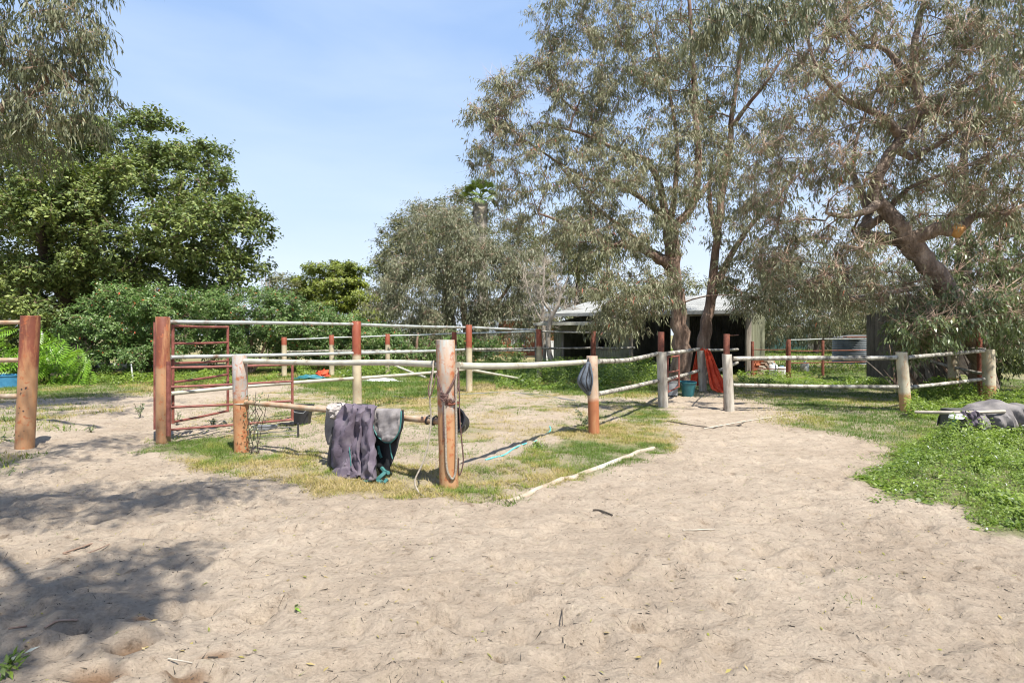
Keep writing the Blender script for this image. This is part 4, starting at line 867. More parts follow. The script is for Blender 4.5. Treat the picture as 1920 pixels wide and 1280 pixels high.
rail(pf, [P(1250, 12.0, 1.105), P(1280, 13.4, 1.11), P(1310, 15.3, 1.12)], .050, 'rail_p')
rail(pf, [P(1250, 12.0, .56), P(1311, 15.3, .55)], .045, 'rail_p')
# round pen of tall posts
b_ = G(307, 832); rpn = empty('round_pen_fence', b_, 'tall pipe pen of red topped posts and three pale rails', 'fence')
q1, *_ = post(rpn, (306, 832), (305, 594), .090, 'post_e', label='rusty gate post at the left opening')
q2, *_ = post(rpn, (670, 776), (668, 602), .084, 'post_d', d0=10.9, label='red topped cream post behind the rug')
q3, *_ = post(rpn, (880, 736), (879, 609), .083, 'post_d')
q4, *_ = post(rpn, (1012, 716), (1010, 617), .086, 'post_d')
q5, *_ = post(rpn, (1113, 711), (1112, 620), .086, 'rust', d0=19.0)
for (px, py, pt, dd) in ((533, 707, 632, 20.6), (622, 706, 628, 20.9), (727, 703, 626, 21.0), (852, 700, 622, 20.4)):
    post(rpn, (px, py), (px-.5, pt), .092, 'post_d', d0=dd)
post(rpn, (598, 697), (597, 636), .07, 'rust', d0=23.5, label='thin all rust post at the back')
MB().box(Vector(((292.5-960)/F*7.98, 7.98, .93)), .045, .05, 1.5).build('latch_stile', M['gate'], rpn, False)
rail(rpn, [P(318, 7.98, 1.685), P(500, 9.3, 1.70), P(662, 10.85, 1.705)], .031, 'rail_g')
rail(rpn, [P(676, 10.98, 1.70), P(872, 14.9, 1.70)], .035, 'rail_g')
rail(rpn, [P(886, 15.1, 1.70), P(1006, 18.3, 1.66)], .040, 'rail_g')
rail(rpn, [P(1016, 18.5, 1.62), P(1108, 19.0, 1.58)], .036, 'rail_p'); rail(rpn, [P(1117, 19.0, 1.58), P(1190, 19.6, 1.52)], .036, 'rail_p')
rail(rpn, [P(320, 7.98, 1.19), P(500, 9.3, 1.17), P(662, 10.85, 1.155)], .031, 'rail_g')
rail(rpn, [P(676, 10.98, 1.155), P(872, 14.9, 1.12)], .035, 'rail_g')
rail(rpn, [P(886, 15.1, 1.12), P(1006, 18.3, 1.08)], .038, 'rail_p')
rail(rpn, [P(1016, 18.5, 1.07), P(1108, 19.0, 1.07)], .038, 'rail_p'); rail(rpn, [P(1117, 19.0, 1.07), P(1190, 19.6, 1.06)], .038, 'rail_p')
rail(rpn, [P(320, 7.98, .68), P(500, 9.3, .69), P(662, 10.85, .675)], .033, 'rail_w')
rail(rpn, [P(676, 10.98, .67), P(872, 14.9, .60)], .037, 'rail_w')
rail(rpn, [P(886, 15.1, .57), P(950, 16.4, .31), P(1004, 17.8, .05)], .040, 'rail_w', label='fallen rail sloping down to the ground')
for (a, c, z0, z1) in ((538, 618, 1.34, 1.40), (626, 723, 1.41, 1.47), (731, 848, 1.475, 1.55), (856, 1004, 1.56, 1.62)):
    rail(rpn, [P(a, 20.7 if a < 850 else 20.4, z0), P(c, 20.9 if c < 900 else 18.6, z1)], .032, 'rail_g')
for (a, c, z0, z1) in ((538, 618, .90, .93), (626, 723, .93, .93), (731, 848, .93, .95), (856, 1004, .95, 1.0)):
    rail(rpn, [P(a, 20.7 if a < 850 else 20.4, z0), P(c, 20.9 if c < 900 else 18.6, z1)], .034, 'rail_p')
rail(rpn, [P(740, 20.9, .38), P(798, 19.6, .04)], .045, 'rail_w', label='loose rail leaning at the back of the pen')
# fence to the right of the gap
b_ = G(1367, 770); rf = empty('pipe_rail_fence', b_, 'low two rail pipe fence right of the orange cloth running into the weeds', 'fence')
post(rf, (1368, 768), (1363, 664), .094, 'post_g', d0=11.35, label='pale flaking post at the gap')
post(rf, (1362.5, 768), (1362.5, 626), .060, 'rust', name='post_extension', d0=11.42)
post(rf, (1699, 772), (1690, 660), .100, 'post_f', d0=11.15, label='cream post with rusty foot nearest the weeds')
post(rf, (1788, 738), (1787, 648), .12, 'post_f', d0=15.2); post(rf, (1856, 752), (1853, 655), .125, 'post_f', d0=13.1, label='shaded post at the right end of the fence')
post(rf, (1839, 752), (1836, 611), .06, 'rust', name='post_extension', d0=13.6)
rail(rf, [P(1375, 11.35, 1.03), P(1500, 11.3, 1.045), P(1600, 11.2, 1.045), P(1682, 11.15, 1.06)], .050, 'rail_p')
rail(rf, [P(1375, 11.35, .505), P(1684, 11.15, .485)], .040, 'rail_p')
rail(rf, [P(1702, 11.2, 1.06), P(1780, 12.1, 1.10), P(1845, 13.0, 1.14)], .045, 'rail_p')
rail(rf, [P(1702, 11.2, .47), P(1845, 13.0, .50)], .042, 'rail_p')
rail(rf, [P(1846, 13.2, 1.17), P(1792, 15.1, 1.17)], .045, 'rail_p'); rail(rf, [P(1780, 15.3, 1.17), P(1660, 18, 1.15)], .045, 'rail_p')
rail(rf, [P(1846, 13.2, .6), P(1792, 15.1, .64)], .04, 'rail_p'); rail(rf, [P(1780, 15.3, .66), P(1730, 16.2, .85)], .045, 'rail_p')
rail(rf, [P(1325, 16.2, 1.07), P(1383, 19.8, 1.0)], .05, 'rail_p'); rail(rf, [P(1335, 16.4, .40), P(1383, 19.6, .55)], .055, 'rail_p')
rail(rf, [P(1358, 11.5, 1.50), P(1384, 17, 1.50)], .015, 'rust', name='brace')
# left fence with three rails
b_ = G(46, 840); lf = empty('pipe_rail_fence', b_, 'three rail pipe fence leaving the left edge from a red topped rusty post', 'fence')
o, b0_, t0_ = post(lf, (46, 841), (57, 592), .106, 'post_e', label='thick red topped post with bullet like holes')
for (y_, r_) in ((604, .032), (675, .034), (743, .036)):
    d = 7.55; z = EYE+(YH-y_)/F*d; rail(lf, [P(40, d, z), P(-260, d+.3, z+.02)], r_, 'rail_o')
mb = MB()
rr = random.Random(4)
for i in range(16):
    z = .08+.8*rr.random()**1.4; a = -1.57+rr.uniform(-.9, .9); cx = b0_+Vector(((t0_.x-b0_.x)*z/1.75, 0, z))+Vector((math.cos(a), math.sin(a), 0))*.1045
    nrm = Vector((math.cos(a), math.sin(a), 0)); q = MB(); mb.tube([cx, cx+nrm*.003], [.005+.006*rr.random()]*2, 7)
mb.build('bolt_holes', M['black'], o)
# rusty yard panels behind the shed corner
b_ = gp(1478, 20); yp = empty('yard_panel', b_, 'dark red steel yard panel with three rails right of the shed', 'fence')
for (px, t, d, r) in ((1411, 640, 20.5, .055), (1479, 636, 20, .07), (1543, 638, 20.8, .05), (1475, 640, 20.3, .03)): post(yp, (px, 700), (px, t), r, 'rust', d0=d, hollow=False)
for z, zz in ((1.33, 1.36), (.95, .93), (.52, .50)):
    rail(yp, [P(1481, 20.05, z), P(1541, 20.75, zz)], .022, 'rail_g' if z > 1 else 'rust'); rail(yp, [P(1545, 20.85, zz), P(1660, 21.5, zz+.02)], .022, 'rail_g' if z > 1 else 'rust')
for z in (.98, .30): rail(yp, [P(1413, 20.5, z), P(1473, 20.3, z)], .018, 'rust')
# ------------------------------------------------------------------ gates
def gate(name, label, A, Bp, zs0, zs1, r=.018, zb=None, zt=None):
    """A, Bp feet of the two stiles; zs0 / zs1 bar heights at each stile"""
    A = Vector(A); Bp = Vector(Bp); g = empty(name, A, label, 'gate')
    for (q0, zz) in ((A, zs0), (Bp, zs1)):
        MB().tube([q0+UZ*(min(zz)-.02), q0+UZ*(max(zz)+.02)], r*1.15, 8).build('stile', M['gate'], g)
    for a, c in zip(zs0, zs1): MB().tube([A+UZ*a, A.lerp(Bp, .5)+UZ*((a+c)/2-.006), Bp+UZ*c], r, 8).build('bar', M['gate'], g)
    return g
A = P(314, 7.86, 0); g1 = gate('pipe_gate', 'red pipe gate standing half open from the rusty post towards the grey and orange post', A, P(548, 8.9, 0), (1.05, .78, .50, .19), (1.04, .78, .47, .18), .018)
MB().tube([P(316, 7.8, .12), P(316, 7.8, 1.14)], .03, 8).build('hinge_post', M['gate'], g1)
A = P(324, 8.05, 0); gate('pipe_gate', 'taller red pipe gate folded back behind the rusty post', A, P(427, 9.25, 0), (1.63, 1.38, 1.10, .83, .68, .27), (1.63, 1.38, 1.08, .86, .71, .27), .018)
gate('small_gate', 'little rusty ladder like gate beside the white post and buckets', P(1252, 12.2, 0), P(1273, 12.6, 0), (1.03, .70, .50, .28), (1.04, .72, .56, .36), .018)

# ------------------------------------------------------------------ draped rug
RA = P(458, 7.36, .635); RB = P(826, 5.66, .655); RE = (RB-RA); RE.z = 0; RE.normalize(); RN = Vector((RE.y, -RE.x, 0))
if RN.y > 0: RN = -RN
def railpt(px):
    k = (px-960)/F; t = (k*RA.y-RA.x)/((RB.x-RA.x)-k*(RB.y-RA.y)); p = RA.lerp(RB, t); p.z = .65; return p
def cloth(name, m, par, s0, s1, b0, b1, zb, fold=.05, nf=3., ph=0., off=.045, flare=.18, ground_run=0, thick=.014, back=.22, nu=46, nv=44, lump=.02, hem=None, ztop=None, curve=0.):
    """sheet over the rail: s0..s1 picture columns at the rail, b0..b1 at the hem, zb function of u giving hem height"""
    V = []; mb = MB(); rows = []
    for j in range(nv+1):
        v = j/nv; row = []
        for i in range(nu+1):
            u = i/nu; topx = s0+(s1-s0)*u; botx = b0+(b1-b0)*u
            w_ = max(0, (v-.16)/.84); zt = (ztop or .70); zz = zb(u)
            fx = 1+.25*math.sin(5*w_+ph); px = topx+(botx-topx)*w_**.8
            p = railpt(px)
            f = (math.sin(nf*6.283*u*fx+ph+1.2*math.sin(2.3*w_))+.45*math.sin(nf*2.37*6.283*u+ph*2+2*w_))*fold*(.25+.9*w_)
            f += lump*(math.sin(9*u+4*w_+ph)*math.sin(7*w_+3*u))+.012*math.sin(31*u+9*w_)*w_
            if v < .16:       # over the rail and a little way down behind
                a = (1-v/.16); ang = a*2.4; o_ = math.cos(ang)*off; z = zt-.045+math.sin(ang+.0)*.05 if ang < 1.57 else zt+.005-(ang-1.57)*back
                if ang >= 1.57: o_ = -off*(.6+.4*a)
                p = p+RN*(o_+f*.3)+Vector((0, 0, z-p.z+.012*math.sin(17*u+ph)))
            else:
                z = zt-.045-(zt-.045-zz)*min(1, w_*(1+ground_run))
                ex = max(0, w_*(1+ground_run)-1)
                p = p+RN*(off+flare*w_**1.6+f+ex*.55)+Vector((0, 0, max(z+.35*ex*abs(math.sin(11*u+ph))*.25, .012+zz*0)-p.z))
                p += RE*curve*math.sin(math.pi*w_)
            row.append(tuple(p))
        rows.append(row)
    mb.quadstrip(rows, close=False); o = mb.build(name, m, par)
    for pl_ in o.data.polygons: pl_.use_smooth = True
    md = o.modifiers.new('thick', 'SOLIDIFY'); md.thickness = thick; md.offset = 0
    md = o.modifiers.new('sub', 'SUBSURF'); md.levels = 1; md.render_levels = 1
    if hem:
        edge = [Vector(r) for r in rows[-1]]+([] if hem == 'bottom' else [])
        if hem == 'round': edge = [Vector(r[0]) for r in rows[8:]]+[Vector(x) for x in rows[-1]]+[Vector(r[-1]) for r in reversed(rows[8:])]
        MB().tube(edge, .0075, 5).build('piping', M['trim'], o)
    return o
rug = empty('horse_rug', railpt(685).xy.to_3d(), 'heavy faded plum and grey horse rug slumped over the low rail onto the grass', 'horse rug')
from mathutils import noise as mn
def rp(px, py, o):        # a place in the picture on the upright plane standing o metres in front of the rail
    A_ = RA+RN*o; k = (px-960)/F; t = (k*A_.y-A_.x)/((RB.x-RA.x)-k*(RB.y-RA.y)); d = A_.y+t*(RB.y-RA.y); return Vector((k*d, d, EYE+(YH-py)/F*d))
def padded(name, m, rows, bulge=.04, back=.015, n=34, per=5, wr=.012, seed=0., fr=(14, 5), hem=None, sharp=1.0):
    """thick quilted panel: rows of (height line, left edge, right edge, distance in front of the rail), closed all round"""
    R_ = []; K = len(rows)
    for j in range((K-1)*per+1):
        t = j/per; a = min(int(t), K-2); f = t-a; f2 = f*f*(3-2*f) if False else f
        p0, p1, p2, p3 = rows[max(a-1, 0)], rows[a], rows[a+1], rows[min(a+2, K-1)]
        R_.append([.5*((2*p1[c])+(-p0[c]+p2[c])*f+(2*p0[c]-5*p1[c]+4*p2[c]-p3[c])*f*f+(-p0[c]+3*p1[c]-3*p2[c]+p3[c])*f**3) for c in range(4)])
    rings = []
    for j, (py, xl, xr, o) in enumerate(R_):
        t = j/(len(R_)-1); ends = min(1, (min(t, 1-t)*len(R_)+.35)/2.2)**.5; ring = []
        for k in range(n):
            th = 6.2832*k/n; u = math.cos(th); sn = math.sin(th); u_ = math.copysign(abs(u)**sharp, u)
            px = (xl+xr)/2+(xr-xl)/2*u_; dep = (bulge if sn > 0 else back)*abs(sn)**.8*math.copysign(1, sn)*ends
            q = rp(px, py, o+dep)
            w_ = mn.noise(Vector((px/fr[0]*1.3+seed, py/fr[0]*.45+.05*px, seed)))*wr*1.6+mn.noise(Vector((px/fr[1]+py/fr[1]*.5, py/fr[1]*.55-px*.05, seed+3)))*wr*.6
            w_ += -abs(mn.noise(Vector((px/22+py/60+seed, py/38, 7.1+seed))))*wr*1.3
            q += RN*w_*(1 if sn > 0 else .4); q.z = max(q.z+w_*.3, .008); ring.append(q)
        rings.append(ring)
    mb = MB(); mb.quadstrip(rings, True, (True, True)); ob = mb.build(name, m, rug); ob.data.polygons.foreach_set('use_smooth', np.ones(len(ob.data.polygons), bool))
    if hem:
        L_ = [rp(r[1], r[0], r[3]+.012) for r in R_[hem:]]; Rr = [rp(r[2], r[0], r[3]+.012) for r in R_[hem:]]; MB().tube(L_+list(reversed(Rr)), .008, 5).build('piping', M['trim'], ob)
    return ob
padded('rug_back_half', M['tarp'], [(764,612,645,.0),(790,609,640,.0),(815,609,632,.01),(834,614,627,.01)], .02, seed=1)
padded('rug_fleece', M['fleece'], [(755,618,648,.0),(759,613,648,.03),(766,612,646,.05),(775,615,640,.06),(784,620,630,.06)], .03, wr=.04, fr=(5, 2.5), seed=2)
padded('rug_lining', M['navy'], [(768,700,757,.02),(790,699,757,.03),(815,701,750,.04),(850,704,742,.05),(875,707,732,.06),(888,713,725,.07)], .025, seed=3, hem=None)
padded('rug_underside', M['navy'], [(800,622,640,.03),(840,616,640,.05),(870,615,650,.08),(890,640,700,.12),(904,676,706,.22),(909,682,700,.23)], .03, seed=9)
padded('rug_saddle_fold', M['navy'], [(757,664,690,.02),(762,664,688,.05),(772,666,682,.06)], .03, seed=5)
padded('rug_body', M['rug'], [(757,650,668,.0),(760,640,672,.04),(770,636,674,.08),(795,627,668,.10),(825,621,664,.12),(855,617,664,.14),(880,621,668,.16),(894,627,668,.19)], .115, .03, wr=.045, seed=11)
padded('rug_body', M['rug'], [(758,670,704,.0),(763,664,702,.05),(785,657,690,.08),(815,653,682,.10),(850,654,679,.12),(880,660,682,.15),(894,664,682,.18)], .10, .03, wr=.042, seed=14)
padded('rug_body', M['rug'], [(760,680,706,.0),(766,675,704,.06),(790,676,700,.12),(820,678,701,.15),(850,676,705,.18),(880,674,707,.21),(897,674,706,.23),(901,678,702,.23)], .115, .03, wr=.034, seed=17)
padded('rug_fold', M['rug'], [(858,642,650,.20),(872,632,660,.22),(884,620,668,.25),(893,612,670,.27),(897,618,664,.27)], .05, .02, wr=.03, seed=21)
padded('rug_hem', M['rug_g'], [(893,626,668,.24),(899,613,668,.28),(903,620,666,.29),(906,636,660,.29)], .03, .02, wr=.03, seed=23, fr=(6, 3))
padded('rug_flap', M['rug_g'], [(765,700,750,.03),(769,697,752,.07),(780,697,752,.09),(795,699,751,.10),(809,703,748,.11),(820,710,742,.11),(829,722,733,.11)], .028, .012, wr=.016, seed=31, hem=6, fr=(8, 4))
for pts_, r_ in (([(655,838,.22),(657,860,.24),(659,884,.26)], .006), ([(731,832,.09),(733,848,.09),(736,860,.09)], .007), ([(709,836,.07),(711,846,.08),(715,858,.08)], .016), ([(716,877,.12),(722,884,.16),(728,886,.2)], .020), ([(722,886,.2),(714,893,.25),(708,900,.27),(716,904,.27)], .022), ([(726,898,.22),(720,905,.26)], .018), ([(680,903,.31),(690,902,.32),(697,900,.31)], .012)):
    MB().tube(smoothpath([rp(*q) if rp(*q).z > .015 else Vector((rp(*q).x, rp(*q).y, .015)) for q in pts_], 4), r_, 6).build('strap', M['trim'], rug)
# ------------------------------------------------------------------ ropes on the tall post
PB = B2; PR = .094
def around(z, a): return Vector((PB.x-.02*z/1.45, PB.y, z))+Vector((math.cos(a), math.sin(a), 0))*(PR+.012)
def ropeobj(name, label, pts, r=.008, m='rope', cat='rope', tw=0):
    o = MB().tube(smoothpath(pts, 7), r, 7).build(name, M[m]); return tag(o, label, cat)
f_ = -1.57
# loop hanging down the front: doubled strap
ropeobj('hanging_strap', 'long pale U shaped strap hanging down the front of the tall post', [around(1.16, -.35), around(1.13, -.6)+Vector((0, 0, -.1)), around(.6, -.62), around(.22, -.72)+Vector((0, -.01, 0)), around(.12, -1.0), around(.12, -1.3), around(.24, -1.66), around(.6, -1.72), around(.85, -1.78), around(.92, -1.75)], .011, 'rope')
ropeobj('brown_halter_rope', 'dark brown knotted halter rope wound round the tall post and trailing down', [around(1.13, -2.9), around(1.05, -2.4), around(.93, -1.95), around(.90, -1.8), around(1.0, -1.2), around(1.12, -.45), around(1.16, -.1), around(1.0, -.2), around(.86, -.9), around(.88, -1.3), around(.8, -1.8), around(.55, -1.85), around(.5, -1.82)], .010, 'rope_d')
ropeobj('brown_rope_tail', 'thin brown rope tail down the right side of the tall post', [around(1.18, -.1), around(1.0, -.15)+Vector((.01, 0, 0)), around(.7, -.1)+Vector((.01, 0, 0)), around(.42, -.1)+Vector((.03, 0, 0)), around(.25, -.15)+Vector((.04, 0, 0)), around(.12, -.2), around(.3, -.3)+Vector((.0, -.02, 0))], .007, 'rope_d')
kn = MB()
for i in range(7):
    c0 = around(.90+.03*math.sin(i), -1.8+.08*math.cos(i*2)); kn.tube(smoothpath([c0+Vector((-.03, -.01, .03*math.sin(i*1.7))), c0+Vector((0, -.035, .02*math.cos(i))), c0+Vector((.03, -.01, -.03*math.sin(i*1.3)))], 3), .011, 6)
tag(kn.build('rope_knot', M['rope_d']), 'bunched dark brown knot tied on the front of the tall post', 'knot')
L0 = P(815, 5.62, 1.20)
ropeobj('lead_rope', 'pale lead rope hung over the top rail left of the tall post', [P(818, 5.7, 1.23), P(813, 5.62, 1.24), P(811, 5.56, 1.12), P(806, 5.56, .9), P(808, 5.56, .68), P(803, 5.5, .45), P(792, 5.45, .27), P(778, 5.4, .12), P(785, 5.3, .04), P(797, 5.2, .02), P(800, 5.15, .02)], .0085, 'rope')
ropeobj('brown_tether', 'short brown tether dangling from the top rail beside the tall post', [P(815, 5.7, 1.24), P(808, 5.58, 1.1), P(803, 5.55, .97), P(806, 5.55, .90), P(813, 5.56, 1.0), P(818, 5.58, 1.12)], .006, 'rope_d')
for (px, l) in ((803, 'left'), (815, 'right')):
    q = MB(); c0 = railpt(px); c0.z = .645; pts = [c0+RE*.012*math.sin(t)+RN*.043*math.cos(t)+Vector((0, 0, .043*math.sin(t))) for t in np.linspace(0, 6.5, 14)]
    q.tube(pts, .009, 6); tag(q.build('rail_tie', M['black']), 'black tie around the low rail, %s one of two beside the tall post' % ('the left' if l == 'left' else 'the right'), 'tie')
# ------------------------------------------------------------------ small things
def bucket(name, label, loc, r0, r1, h, m, rotx=0, rotz=0, handle=True, rimr=.012, cat='bucket'):
    e = empty(name, loc, label, cat); q = MB(); o3 = Vector(loc); n = 24
    q.lathe(o3, [(.01, .012), (r0*.96, .012), (r1*.95, h-.005), (r1, h), (r1+rimr, h), (r1+rimr, h-.02), (r1, h-.025), (r0, 0), (.01, 0)], n); q.build('body', m, e)
    if handle:
        pts = [o3+Vector((r1*math.cos(t), -.02-.10*math.sin(t), h-.02-.12*math.sin(t))) for t in np.linspace(0, math.pi, 12)]
        MB().tube(pts, .005, 6).build('handle', M['rail_g'], e)
    e.rotation_euler = (rotx, 0, rotz); return e
p = G(1290, 744); bucket('tub', 'teal plastic tub on the grass in front of the pale post', p+Vector((0, 0, gz(p)+.01)), .13, .19, .36, M['teal'], R(4), cat='tub')
p = G(1262, 746); bucket('tub', 'grey tub tucked behind the small rusty gate', p+Vector((0, .1, gz(p)+.01)), .13, .18, .34, M['grey_pl'], R(-8), cat='tub')
p = P(865, 6.05, .62)
bucket('bucket', 'black bucket hung sideways on the back of the tall post', p+Vector((0, -.02, -.06)), .10, .13, .18, M['black'], R(70), R(-25))
# black square bin by the gate
p = gp(567, 9.6); e = empty('feed_bin', p, 'squarish black feed bin on the sand behind the red gate', 'bin')
q = MB(); c0 = p+Vector((0, 0, gz(p)-.02)); rg = []
for (s_, z) in ((.105, 0), (.15, .30), (.165, .31), (.165, .34), (.145, .34), (.10, .03)):
    rg.append([c0+Vector((s_*cx*(1.0), s_*.8*cy, z)) for cx, cy in ((-1, -.8), (-.8, -1), (.8, -1), (1, -.8), (1, .8), (.8, 1), (-.8, 1), (-1, .8))])
q.quadstrip(rg, True, (True, True)); q.build('body', M['black'], e)
MB().tube([c0+Vector((-.17, -.14, .32)), c0+Vector((-.05, -.2, .24)), c0+Vector((.08, -.19, .22)), c0+Vector((.17, -.14, .32))], .006, 6).build('handle', M['grey_pl'], e)
def tray(name, label, p, sx, sy, h, rz, m):
    e = empty(name, p, label, 'tray'); c, s = math.cos(rz), math.sin(rz); q = MB(); rg = []
    for (k, z) in ((.92, 0), (1, h), (1.05, h), (1.05, h-.01), (.97, h-.012), (.90, .012)):
        rg.append([Vector(p)+Vector((c*x*sx*k-s*y*sy*k, s*x*sx*k+c*y*sy*k, z)) for x, y in ((-.5, -.5), (.5, -.5), (.5, .5), (-.5, .5))])
    q.quadstrip(rg, True, (True, True)); q.build('body', m, e, False); return e
p = G(497, 806); tray('shallow_tray', 'shallow dusty grey tray on the sand in front of the black feed bin', p+Vector((0, 0, gz(p)-.005)), .34, .16, .07, .15, M['grey_pl'])
p = G(538, 797); tray('shallow_tray', 'flat dark tray beside the foot of the black feed bin', p+Vector((0, 0, gz(p)-.005)), .26, .14, .05, -.1, M['black'])
# wire rack lying flat
p = G(510, 824); e = empty('wire_rack', p, 'bent dark wire rack lying on the grass between gate and rug', 'rack'); q = MB()
x0, x1 = P(472, 8.2, 0).x, P(551, 8.2, 0).x
for z in (.03, .09, .15): MB().tube([Vector((x0, 8.15, z)), Vector((x1, 8.35, z+.01))], .005, 5).build('wire', M['black'], e)
MB().box(Vector((x1, 8.36, .10)), .02, .03, .22).build('end_bar', M['black'], e, False); MB().box(Vector((x0, 8.14, .08)), .012, .02, .16).build('end_bar', M['black'], e, False)
# dry vine on post 1
rng = np.random.RandomState(9); q = MB(); b1_ = G(472, 850)
vin = empty('climbing_weed', b1_, 'wiry dry weed growing up the right side of the grey and orange post', 'weed')
for i in range(7):
    p0 = b1_+Vector((rng.normal()*.04, .05+rng.normal()*.03, -.02)); pts = [p0]
    for k in range(6): pts.append(pts[-1]+Vector((rng.normal()*.035, rng.normal()*.02, .10+.05*rng.rand())))
    q.tube(pts, [.004]*6+[.002], 4)
q.build('stems', M['bark_dark'], vin)
pp = np.array(b1_)+rng.normal(size=(260, 3))*[.07, .05, .0]+np.stack([np.zeros(260), .05*np.ones(260), .75*rng.rand(260)], 1)
loose_leaves('leaves', pp, np.tile([0, -.5, .5], (260, 1)), 'broad', rng, .035, .015, vin)
# blue bag hanging on the cream post
bgp = P(1104, 8.66, 0); bag = empty('feed_bag', Vector((bgp.x, 8.6, .6)), 'slate blue nylon bag hanging from the rail on the cream post', 'bag'); q = MB(); rg = []
for (z, rx, ry, ox) in ((1.10, .03, .02, .03), (1.06, .05, .03, .02), (.98, .085, .05, .0), (.88, .115, .075, -.015), (.80, .125, .085, -.025), (.72, .10, .08, -.005), (.64, .055, .05, .02), (.58, .02, .02, .045)):
    rg.append([Vector((bgp.x+ox-.05+rx*math.cos(6.283*k/20)*(1+.14*math.sin(5*6.283*k/20+z*9)), 8.58+ry*math.sin(6.283*k/20)*(1+.2*math.sin(3*6.283*k/20)), z)) for k in range(20)])
q.quadstrip(rg, True, (True, True)); o = q.build('body', M['bag'], bag); o.modifiers.new('s', 'SUBSURF').render_levels = 1
for (dx0, dx1) in ((-.09, -.14), (-.02, -.06), (.0, .02)):
    MB().tube(smoothpath([Vector((bgp.x-.01, 8.62, 1.15)), Vector((bgp.x+dx0, 8.52, .98)), Vector((bgp.x+dx1, 8.485, .82)), Vector((bgp.x+dx0*.5, 8.50, .66))], 4), .010, 5).build('strap', M['navy'], bag)
# orange cloth on the pale post
oc = P(1320, 15.2, 0); orc = empty('orange_cloth', Vector((oc.x, 15.2, 0)), 'bright orange red cloth slung over the pale post and trailing to the ground', 'cloth')
def hangsheet(name, m, par, prof, y0, nf, amp, ph, thick=.02, nv=30, nu=22, dy=0.):
    """prof: list of (z, xleft, xright) in metres"""
    zs_ = [p[0] for p in prof]; rows = []
    for j in range(nv+1):
        z = zs_[0]+(zs_[-1]-zs_[0])*j/nv; k = np.interp(-z, [-a for a in zs_], range(len(zs_))); xl = np.interp(k, range(len(prof)), [p[1] for p in prof]); xr = np.interp(k, range(len(prof)), [p[2] for p in prof])
        rows.append([(xl+(xr-xl)*i/nu, y0+dy*j/nv-amp*math.sin(nf*6.283*i/nu+ph+1.7*j/nv)-amp*.5*math.sin(nf*2.3*6.283*i/nu+4*j/nv)-.01*math.sin(13*j/nv+7*i/nu), max(z+.02*math.sin(5*i/nu*nf), .01)) for i in range(nu+1)])
    q = MB(); q.quadstrip(rows, close=False); o = q.build(name, m, par)
    for pl_ in o.data.polygons: pl_.use_smooth = True
    md = o.modifiers.new('t', 'SOLIDIFY'); md.thickness = thick; md.offset = 0; return o
X_ = lambda px, d=15.2: (px-960)/F*d
hangsheet('front_fall', M['orange'], orc, [(1.12, X_(1316), X_(1326)), (1.0, X_(1317), X_(1330)), (.75, X_(1318), X_(1336)), (.5, X_(1319), X_(1341)), (.25, X_(1320), X_(1350)), (.1, X_(1323), X_(1354)), (-.02, X_(1340), X_(1356))], 15.08, 2.2, .04, .5, dy=-.35)
hangsheet('back_fall', M['orange'], orc, [(1.14, X_(1310), X_(1322)), (.8, X_(1306), X_(1322)), (.4, X_(1300), X_(1322)), (.15, X_(1299), X_(1320))], 15.38, 1.5, .02, 1.)
# ropes and pipe on the ground
def onground(pts, dz=.008): return [Vector((p.x, p.y, gz(p)+dz)) for p in (G(*q) for q in pts)]
ropeobj('teal_rope', 'frayed teal rope lying across the sparse grass inside the pen', onground([(910, 865), (925, 861), (945, 851), (965, 838), (985, 828), (1005, 822), (1022, 812), (1032, 806), (1031, 799)]), .011, 'tealrope')
a = G(951, 943); c = G(1224, 837); n_ = 14; pts = [a.lerp(c, i/n_) for i in range(n_+1)]
za, zc = gz(a), gz(c)
o = MB().tube([Vector((p.x+.01*math.sin(i), p.y, max(gz(p), za+(zc-za)*i/n_)-.014+.022*(i/n_))) for i, p in enumerate(pts)], .032, 12).build('fallen_pipe', mat('sandy_white_pipe', [(.40, (.32, .25, .18)), (.54, (.40, .34, .27)), (.68, (.50, .50, .46))], 2.2, .6, .3)); tag(o, 'long dull white pipe half sunk along the edge of the grass', 'pipe')
o = MB().tube(onground([(735, 745), (780, 751), (850, 742), (930, 738), (1000, 741), (1080, 752)], .01), .012, 6).build('old_hose', M['grey_pl']); tag(o, 'thin grey hose snaking across the sand in the middle of the pen', 'hose')
# blue tub left edge
p = gp(12, 16.4); bucket('water_trough', 'bright blue round trough at the left edge beyond the red topped post', p, .42, .46, .36, M['blue'], handle=False, rimr=.02, cat='trough')
# white stake
p = G(250, 715); tag(MB().tube([p-Vector((0, 0, .1)), p+Vector((-.08, 0, .58))], .022, 6).build('marker_stake', M['whitewall']), 'thin white leaning stake in front of the hedge left of the gate', 'stake')
p = G(118, 706); tag(MB().tube([p-Vector((0, 0, .1)), p+Vector((.02, 0, .5))], .018, 6).build('marker_stake', M['timber']), 'thin grey stake in the weeds below the split leaf plant', 'stake')
p = G(1090, 716)
